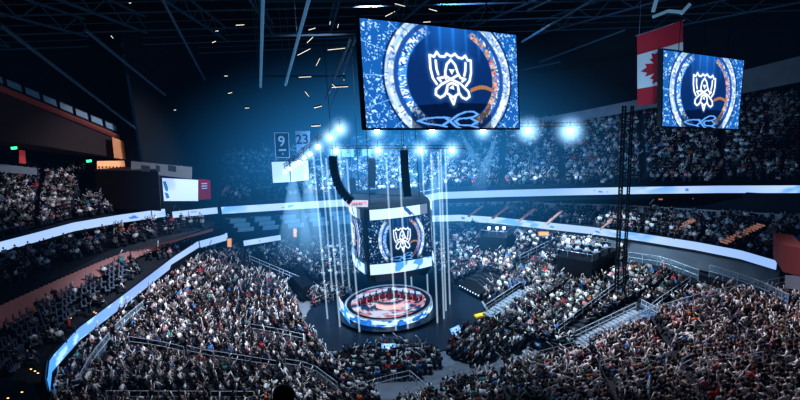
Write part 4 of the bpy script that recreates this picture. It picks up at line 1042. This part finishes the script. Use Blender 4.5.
o = tag(MB(q[3]).hexa(q, [p+Vector((0, .2, 0)) for p in q]).build('wall_poster', mat('poster_red', (.5, .05, .05), .6, emit=.25, ecol=(.7, .1, .1)), None, tuple(q[3])), 'red lit poster beside the far left green exit sign', 'poster')
# lit orange doorways in the suites on the right
for k, (x0, y0, x1, y1, l) in enumerate(((720, 194.5, 728, 205, 'tallest orange lit suite doorway below the upper ribbon at right'), (658, 195, 663, 200, 'small red-orange lit opening under the upper ribbon'), (555, 196.5, 558, 200, 'tiny orange lit opening under the upper ribbon far right of stage'), (765, 194, 771, 203, 'orange lit suite doorway nearest the right edge'), (293, 228, 297, 237, 'orange lit stair entrance on the far middle tier'), (227, 238, 232, 247, 'orange lit post at the end of the left curved ribbon'), (538, 231, 549, 235.5, 'small orange lit bar counter under the lower ribbon'), (692, 194.5, 694, 199, 'narrow orange lamp post in the suites at right'))):
    D = {0: 80, 1: 78, 2: 77, 3: 84, 4: 74, 5: 72, 6: 71, 7: 79}[k]
    if k == 4: D = 72.0
    if k in (0, 1, 2, 3, 7): D = at(x0, 215, 9.6).xy.length+1.2
    q = [atd(x0, y0, D), atd(x1, y0, D), atd(x1, y1, D), atd(x0, y1, D)]
    o = empty('lit_doorway', tuple(q[3]), l, 'doorway'); MB(q[3]).quad(*q).build('glow_panel', M['orange'], o)
    MB(q[3]).path([q[3], q[0], q[1], q[2]], .06, 4).build('frame', M['black'], o)
# low white walls/balustrades in right suites
def rail(pts, label, h=1.05, glass=False, post=1.6, r=.04, name='handrail', bars=2, group=None, m='rail'):
    o = empty(name, tuple(pts[0]), label, 'railing', group); o0 = pts[0]
    L = sum((a-b).length for a, b in zip(pts, pts[1:])); n = max(1, min(60, round(L/post))); P = resample(pts, n); up = Vector((0, 0, 1))
    for p in P: MB(o0).tube(p, p+up*h, r, 6).build('post', M[m], o)
    for k in range(bars): MB(o0).path([p+up*h*(1-k/(bars)) for p in P], r, 6).build('rail', M[m], o)
    if glass:
        for a, b in zip(P, P[1:]): MB(o0).quad(a+up*.1, b+up*.1, b+up*(h-.05), a+up*(h-.05)).build('glass_panel', M['glass'], o)
    return o
def rl(pts, z, label, **k):
    return rail([surf(x, y) for x, y in pts], label, **k)
rl([(628, 262), (662, 267), (698, 281)], 5.6, 'glass railing above the right lower crowd, nearer the truss tower', glass=True, h=1.3, r=.05)
rl([(709, 277), (735, 285), (762, 295), (787, 309)], 5.6, 'glass railing above the right lower crowd, nearest the right edge', glass=True, h=1.4, r=.05)
rail([p+Vector((0, .25, .2)) for p in NEAR_F[3:]], 'long rail along the front of the nearest right-hand crowd', glass=True, h=1.15, post=1.3)
rail([p+Vector((0, .25, .2)) for p in NEAR_F[:4]], 'low rail in front of the bottom centre crowd', h=.9, post=1.6, r=.03)
rl([(82, 388), (95, 364), (111, 344)], 5.2, 'pale angled handrail at the lower end of the curved left ribbon', h=1.2, r=.05, glass=True)
rl([(117, 335), (130, 323), (144, 311)], 5.2, 'pale angled handrail further up beside the curved left ribbon', h=1.1, r=.05, glass=True)
rl([(57, 397), (84, 389)], 5.0, 'short pale handrail at the bottom tip of the left ribbon', h=1.0, r=.05)
for k, (pts, z, l) in enumerate((([(108, 402), (160, 402), (208, 402)], 5.0, 'left rail along the bottom edge of the left crowd'), ([(212, 402), (255, 402)], 4.4, 'right rail along the bottom edge of the left crowd'),
    ([(130, 346), (160, 350), (185, 356)], 4.4, 'rail crossing the middle of the left crowd'), ([(188, 355), (215, 361)], 4.0, 'short rail right of the middle left crowd rail'), ([(251, 332), (280, 337), (306, 343)], 2.0, 'pale rail near the front edge of the left crowd'),
    ([(214, 360), (246, 365), (277, 370)], 2.8, 'low rail crossing the lower left crowd'), ([(286, 368), (312, 372), (338, 392)], 1.8, 'rail bending down beside the pale walkway at bottom centre'), ([(303, 326), (320, 350), (345, 379)], 1.0, 'slanting front rail between left crowd and floor walkway'),
    ([(350, 398), (380, 387), (410, 380)], 1.2, 'rail above the floor seats at bottom centre'), ([(410, 380), (432, 400)], 1.6, 'rail running down from bottom centre seats'))):
    rl(pts, z+.3, l, h=1.0, r=.035)
rl([(486, 312), (521, 289)], [1.2, 3.], 'rail beside the aisle stairs right of the stage', h=1.0, r=.05)
rl([(496, 316), (531, 293)], [1.2, 3.], 'second rail beside the aisle stairs right of the stage', h=1.0, r=.05)
rl([(555, 337), (590, 310), (625, 283)], [1.6, 3.2, 5.], 'long diagonal aisle rail through the right lower crowd', h=1.0, r=.04)
rl([(645, 318), (655, 309), (690, 285)], [3.5, 4, 5.4], 'aisle rail right of the truss tower', h=1.0, r=.04)
rl([(250, 262), (300, 283)], [4.5, 1.5], 'diagonal aisle rail in the far left crowd', h=1.0, r=.05)
rl([(520, 262), (568, 238)], [3, 6.0], 'aisle rail between the two dark camera platforms', h=1.0, r=.04)
hoop = None
for k, (x, y, w_) in enumerate(((537, 371, 8), (573, 372, 9), (606, 371, 9), (634, 368, 8), (652, 367, 7), (685, 369, 10), (711, 374, 10), (726, 371, 8), (760, 367, 9), (566, 392, 8), (560, 400, 9), (602, 392, 9), (655, 390, 9))):
    # stand them on the row beneath
    best = min((p for p in people if p[6] == 'near'), key=lambda p: abs(proj(p[:3])[0]-x)+abs(proj(p[:3])[1]-y-8)*1.0)
    b = Vector(best[:3]); rz = best[3]; ex = Vector((math.cos(rz), math.sin(rz), 0))*.62; ey = Vector((-math.sin(rz), math.cos(rz), 0))*.55
    o = empty('hoop_rail', tuple(b+ey), f'short pale hoop rail among the nearest crowd, {ordn(k+1)} of the scattered hoops', 'railing', 'hoop rails among the nearest crowd')
    MB(b+ey).path([b+ey-ex, b+ey-ex+Vector((0, 0, 1.25)), b+ey+ex+Vector((0, 0, 1.25)), b+ey+ex], .035).build('tube', M['rail'], o)
    MB(b+ey).tube(b+ey-ex+Vector((0, 0, .85)), b+ey+ex+Vector((0, 0, .85)), .03).build('crossbar', M['rail'], o)
# walkway stairs and vomitory by the tower
def ramp(a, b, w, n, name, m='steel'):
    mb = MB(); d = (b-a); s = Vector((d.y, -d.x, 0)).normalized()*w/2
    for k in range(n):
        p, q_ = lerp(a, b, k/n), lerp(a, b, (k+1)/n); z = q_.z
        mb.box(((p.x+q_.x)/2, (p.y+q_.y)/2, z-.1), ((q_-p).xy.length, w, .2), math.atan2(d.y, d.x))
    return tag(mb.build(name, M[m]), kind='structure')
palestep = M['pstep'] = mat('pale_steps', (.24, .30, .38), .7, noise=2)
ramp(surf(577, 345, .35), surf(640, 313, .35), 1.8, 16, 'stairs_tower_aisle', 'pstep')
ramp(surf(487, 316, .3), surf(524, 291, .3), 1.5, 12, 'stairs_stage_aisle', 'pstep')
rl([(580, 350), (641, 319)], [2.4, 5.2], 'pale rail on the near side of the tower aisle stairs', h=1.0)
rl([(573, 341), (636, 311)], [2.4, 5.2], 'pale rail on the far side of the tower aisle stairs', h=1.0)
q = [surf(592, 345, .3), surf(640, 324, .3), surf(662, 317, .3), surf(645, 308, .3)]
tag(MB().quad(*q).build('floor_tunnel_shade', M['blue']), kind='structure')  # flat dark blue sheet standing in for the shaded tunnel pit
q0, q1 = at(660, 318, 4.6), at(640, 306, 5.2)
rl([(641, 308), (662, 320)], [5.2, 4.8], 'blue lit glass rail at the top of the tunnel mouth', h=1.0, glass=True)
# front walls of the right block with small signs
W0 = [at(x, y, 0) for x, y in ((484, 317), (500, 334), (545, 354), (584, 363))]
tag(MB().quad(W0[0], W0[1], W0[1]+Vector((0, 0, 1.4)), W0[0]+Vector((0, 0, 1.4))).quad(W0[1], W0[2], W0[2]+Vector((0, 0, 1.4)), W0[1]+Vector((0, 0, 1.4))).quad(W0[2], W0[3], W0[3]+Vector((0, 0, 1.4)), W0[2]+Vector((0, 0, 1.4))).build('wall_front_right', M['black']), kind='structure')
for k, t in enumerate((.15, .5, .85)):
    p = lerp(W0[1], W0[2], t)+Vector((-.05, -.08, .8)); d = (W0[2]-W0[1]); rz = math.atan2(d.y, d.x)
    o = empty('wall_sign', tuple(p), f'small pale blue sign on the black front wall, {ordn(k+1)} from the stage', 'sign', None, rz)
    MB().box((0, 0, 0), (.9, .04, .5)).build('panel', M['blue'], o); MB().box((0, -.03, .03), (.5, .03, .12)).box((0, -.03, -.12), (.3, .03, .06)).build('mark', wink, o)
o = empty('yellow_step_edge', tuple(at(483, 314, 1.0)), 'yellow marked step at the foot of the aisle stairs', 'step'); MB().box((0, 0, -.1), (2.2, .7, .25), .4).build('tread', mat('yellow', (.8, .6, .05), .6, emit=.2, ecol=(.9, .6, .1)), o); MB().box((0, .6, -.3), (2.2, .7, .5), .4).build('base', M['black'], o)
# aisle steps lit warm in the right middle tier
for k, (x0, y0, x1, y1) in enumerate(((672, 234, 694, 222), (722, 246, 762, 227), (468, 219, 483, 208), (492, 221, 508, 209), (518, 224, 535, 211), (546, 227, 562, 213), (600, 232, 612, 222))):
    a, b = at(x0, y0, 8.2), at(x1, y1, 9.7); o = empty('lit_aisle_steps', tuple(a), f'warm lit aisle steps in the right middle tier, {ordn((3,2,7,6,5,4,0)[k] if k > 1 else (1, 2)[k])} stair' if False else ('warm lit aisle steps in right middle tier, ' + ('between the tower and right edge', 'closest to the right edge', 'closest to the scoreboard', 'second right of the scoreboard', 'third right of the scoreboard', 'fourth right of the scoreboard', 'just left of the tower')[k]), 'steps')
    mb = MB(a); n = 12; d = b-a; w_ = .62 if k < 2 else .3
    for i in range(n): p = lerp(a, b, (i+.5)/n); mb.box((p.x, p.y, p.z+.35), (.16, w_*1.6, .2), math.atan2(d.y, d.x))
    mb.build('tread', mat('warm_steps', (.5, .32, .26), .7, emit=.22 if k < 2 else .10, ecol=(.8, .36, .22)), o)
# upper tier aisles
for k, (x0, y0, x1, y1) in enumerate(((706, 182, 742, 140), (778, 180, 800, 160), (602, 184, 640, 150))):
    a, b = at(x0, y0, ZA+1.7), atd(x1, y1, 92 if k == 0 else 94); o = empty('upper_aisle_steps', tuple(a), 'dim aisle steps climbing the upper tier ' + ('under the smaller screen', 'at the right edge', 'behind the truss tower')[k], 'steps')
    mb = MB(a); n = 22; d = b-a
    for i in range(n): p = lerp(a, b, (i+.5)/n); mb.box((p.x, p.y, p.z+.25), (.9, .5, .25), math.atan2(d.y, d.x))
    mb.build('tread', mat('dim_steps', (.3, .3, .33), .7, emit=.03, ecol=(.5, .5, .6)), o)
# benches of the mostly empty far middle tier
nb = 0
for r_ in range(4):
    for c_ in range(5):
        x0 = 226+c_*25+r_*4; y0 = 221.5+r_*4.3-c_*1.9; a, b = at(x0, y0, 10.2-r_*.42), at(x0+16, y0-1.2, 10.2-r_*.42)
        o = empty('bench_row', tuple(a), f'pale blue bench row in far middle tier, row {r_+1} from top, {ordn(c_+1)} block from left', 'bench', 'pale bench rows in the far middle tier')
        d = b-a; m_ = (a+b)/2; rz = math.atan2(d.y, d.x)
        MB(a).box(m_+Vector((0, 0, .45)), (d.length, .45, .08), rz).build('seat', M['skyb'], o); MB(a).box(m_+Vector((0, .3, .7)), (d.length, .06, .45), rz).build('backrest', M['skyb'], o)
# dark camera platforms with equipment
def platform(c, zt, hgt, label, depth=4.):
    zt = max(surf(x, y).z for x, y in c)+.9; top = [at(x, y, zt) for x, y in c]; back = top[0]+(top[2]-top[1])
    q = top+[back]; o = empty('camera_platform', (top[1].x, top[1].y, zt), label, 'platform'); oo = Vector(o.location)
    MB(oo).hexa(q[::-1], [p-Vector((0, 0, hgt)) for p in q[::-1]]).build('deck', M['black'], o)
    mb = MB(oo)
    for a, b in zip(q, q[1:]+q[:1]): mb.tube(a+Vector((0, 0, .9)), b+Vector((0, 0, .9)), .035); mb.tube(a, a+Vector((0, 0, .9)), .035)
    mb.build('railing', M['steel'], o); return q
q1_ = platform([(557, 256), (592, 262), (616, 250)], 4.9, 2.2, 'large dark camera platform in the right lower crowd')
q2_ = platform([(480, 236), (506, 238), (514, 232)], 5.2, 2.2, 'smaller dark platform in the far right lower crowd')
for k, (x, y, l) in enumerate(((568, 240, 'left of two work lamps above the large camera platform'), (588, 240, 'right of two work lamps above the large camera platform'), (489, 228, 'left of three work lamps above the smaller platform'), (497, 228, 'middle of three work lamps above the smaller platform'), (504, 228, 'right of three work lamps above the smaller platform'))):
    D = (q1_[1] if k < 2 else q2_[1]).xy.length+1.5
    p = atd(x, y, D); base = (q1_ if k < 2 else q2_)[1].z
    o = empty('work_lamp', (p.x, p.y, base), l, 'lamp'); hh = p.z-base
    MB().tube((0, 0, 0), (0, 0, hh), .04).build('pole', M['steel'], o); MB().box((0, 0, hh), (.34, .2, .22)).build('head', M['lampw'], o)
for k in range(8):
    t = .1+.8*(k % 4)/3; p = lerp(lerp(q1_[0], q1_[1], t), lerp(q1_[3], q1_[2], t), .3+.4*(k//4))
    o = empty('equipment_desk', tuple(p), f'small pale equipment desk on the large camera platform, {ordn(k % 4+1)} from left, {("front","back")[k//4]} row', 'desk', 'equipment desks on the camera platform')
    MB().box((0, 0, .74), (1.0, .6, .05)).build('desk_top', M['grey'], o)
    MB().box((0, 0, .96), (.45, .05, .26)).build('monitor', M['pale'], o)
    for sx in (-1, 1): MB().box((sx*.45, 0, .36), (.05, .5, .72)).build('leg', M['black'], o)
# low black platform by the stage with a row of lights; and one at left
def lowstage(c, z, h_, label):
    q = [at(x, y, z) for x, y in c]; o = empty('side_platform', (q[0].x, q[0].y, 0), label, 'platform'); oo = Vector(o.location)
    MB(oo).hexa(q[::-1], [p-Vector((0, 0, h_)) for p in q[::-1]]).build('deck', M['black'], o); return o, q, oo
o, q, oo = lowstage([(459, 283), (480, 294), (503, 281), (482, 272)], 1.2, 1.15, 'low black platform right of the stage with edge lights')
for k in range(8):
    p = lerp(q[0], q[1], (k+.5)/8)+Vector((-.05, -.05, -.3)); MB(oo).box(p, (.16, .16, .16)).build('edge_light', M['lampw'] if False else M['pale'], o)
lowstage([(290, 275), (302, 288), (312, 283), (300, 271)], 2.2, 2.1, 'black equipment block at the far left of the floor')
# grey walkways on the floor
def walk(px, name='floor_walkway'):
    q = [at(x, y, .03) for x, y in px]; tag(MB().add(q, [tuple(range(len(q)))]).build(name, M['pstep']), kind='structure')
walk([(306, 322), (314, 334), (336, 345), (352, 349), (334, 354), (352, 391), (375, 382), (384, 400), (352, 400), (322, 356)][:6] + [(352, 392), (335, 378), (318, 348)])
walk([(420, 342), (434, 346), (446, 352), (456, 364), (438, 370), (430, 354)])
walk([(484, 300), (488, 312), (500, 326), (484, 320), (476, 305)])
# ------------------------------------------------------------------ empty seats with pale backs in the left middle tier
BLo = offs(BL, .4, ZB+.9); ns_ = 0
def lerp_curve(P, t):
    k = min(len(P)-2, int(t*(len(P)-1))); return lerp(P[k], P[k+1], t*(len(P)-1)-k)
seat_me = MB().box((0, 0, .43), (.46, .42, .09), taper=.92); back_me = MB().box((0, -.24, .72), (.46, .08, .5), taper=.88); ped = MB().box((0, -.05, .2), (.1, .1, .4)).box((0, -.05, .02), (.3, .2, .04))
pr = empty('stadium_seat', (0, 0, 0)); s1 = seat_me.build('seat', M['seatg'], pr); s2 = back_me.build('backrest', M['seatg'], pr); s3 = ped.build('pedestal', M['black'], pr)
first = True
for row in range(5):
    for c_ in range(30):
        t = .02+c_*.0155+(c_//4)*.009
        w = lerp(lerp_curve(BLo, t*.85), lerp_curve(ML, t), .3+row*.155); px, py, d = proj(w+Vector((0, 0, .6)))
        if not (-4 < px < 160 and 250 < py < 402): continue
        if random.random() < .12: continue
        ns_ += 1; hd = math.atan2(-(STAGE.x-w.x), (STAGE.y-w.y))
        if first: r = pr; first = False
        else:
            r = pr.copy(); COL.objects.link(r)
            for ch_ in (s1, s2, s3): c2 = ch_.copy(); COL.objects.link(c2); c2.parent = r
        r.location = w; r.rotation_euler = (0, 0, hd)
        tag(r, f'empty grey seat, left middle tier, row {row+1} up, {ordn(c_+1)} from near end', 'seat', 'empty grey seats in the left middle tier')
print('left seats', ns_)
for k, (x, y) in enumerate(((57, 301), (62, 310), (67, 312), (71, 318), (94, 312), (96, 313), (19, 366), (31, 369), (35, 371), (38, 373), (58, 334), (85, 300), (8, 398), (22, 392))):
    p = at(x, y, 8.6); o = empty('step_light', tuple(p), f'tiny amber step light on the dark left aisle, {ordn(k+1)} of the scatter', 'lamp', 'amber step lights on the left middle tier')
    MB().box((0, 0, 0), (.12, .08, .05)).build('lens', M['amber'], o); MB().box((0, .05, .04), (.24, .1, .04)).build('hood', M['black'], o)
# red booth wall at far right edge
q = [at(783, 246, 7.5), at(803, 247, 7.5)]
q = [atd(783, 245, 58), atd(806, 249, 55), atd(806, 277, 55), atd(783, 272, 58)]
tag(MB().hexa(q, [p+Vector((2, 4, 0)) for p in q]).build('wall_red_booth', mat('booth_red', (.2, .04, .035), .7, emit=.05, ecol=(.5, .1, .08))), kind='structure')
q = [atd(785, 275, 57.5), atd(800, 276, 56), atd(800, 290, 56), atd(785, 288, 57.5)]
tag(MB().quad(*q).build('wall_booth_base', mat('booth_base', (.3, .32, .36), .7)), kind='structure')
# ------------------------------------------------------------------ haze
def ball(name, c, r, m, label):
    bm = bmesh.new(); bmesh.ops.create_icosphere(bm, subdivisions=4, radius=1); me = bpy.data.meshes.new(name); bm.to_mesh(me); bm.free()
    o = link(name, me, m); o.location = c; o.scale = r; tag(o, label, 'haze', kind='stuff'); return o
ball('blue_haze', (-.5, 66, 18), (35, 27, 18), M['haze'], 'deep blue stage haze glowing around the scoreboard and lights')
MB().box((0, 65, 18), (150, 110, 35)).build('air_haze', M['haze2']); tag(bpy.data.objects['air_haze'], 'thin blue haze filling the arena air', 'haze', kind='stuff')
# ------------------------------------------------------------------ lamps lighting the place
def spot(loc, target, energy, size, col, blend=.6, rad=1.5):
    l = bpy.data.lights.new('spot', 'SPOT'); l.energy = energy; l.spot_size = math.radians(size); l.spot_blend = blend; l.color = col; l.shadow_soft_size = rad
    o = bpy.data.objects.new('ceiling_spot', l); COL.objects.link(o); o.location = loc; o.rotation_euler = (Vector(target)-Vector(loc)).to_track_quat('-Z', 'Y').to_euler()
    return o
W = (.88, .92, 1); CB = (.55, .78, 1)
spot((-2, 58, 37), (-22, 56, 3), 80000, 50, W, .7)            # left lower crowd
spot((-4, 40, 37), (-18, 42, 3), 22000, 55, W, .8)
spot((-1.5, 56, 37), (-1.5, 60, 0), 34000, 30, CB)        # stage
spot((4, 58, 37), (20, 60, 3), 90000, 55, (.72, .9, 1), .8)      # right lower crowd
spot((-2, 50, 37), (-2, 76, 3), 60000, 60, CB)            # far crowd
spot((10, 55, 36), (25, 36, 6), 48000, 56, (.95, .87, .93), .9)
spot((34, 66, 34), (22, 31, 8), 20000, 50, (.95, .84, .92), .8)     # near right crowd
spot((0, 50, 37), (0, 40, 0), 26000, 50, (.7, .85, 1))
spot((5, 50, 36), (40, 82, 16), 24000, 75, (.35, .66, 1), .9)      # upper right
spot((-5, 55, 30), (-48, 72, 15), 42000, 40, (.9, .9, 1), .9)     # upper left
spot((-5, 50, 30), (-34, 46, 9), 2000, 50, (.6, .75, 1))
spot((-2, 60, 35), (-8, 90, 16), 16000, 70, (.15, .45, 1))
w = bpy.data.worlds.new('world'); SC.world = w; w.use_nodes = True
w.node_tree.nodes['Background'].inputs[0].default_value = (.01, .03, .08, 1); w.node_tree.nodes['Background'].inputs[1].default_value = .2
# tone
SC.view_settings.view_transform = 'Standard'; SC.view_settings.look = 'Medium High Contrast'; SC.view_settings.exposure = 0; SC.view_settings.gamma = 1
SC.cycles.volume_step_rate = 1.0; SC.cycles.volume_max_steps = 64
SC.cycles.max_bounces = 4; SC.cycles.transparent_max_bounces = 12; SC.cycles.use_denoising = True
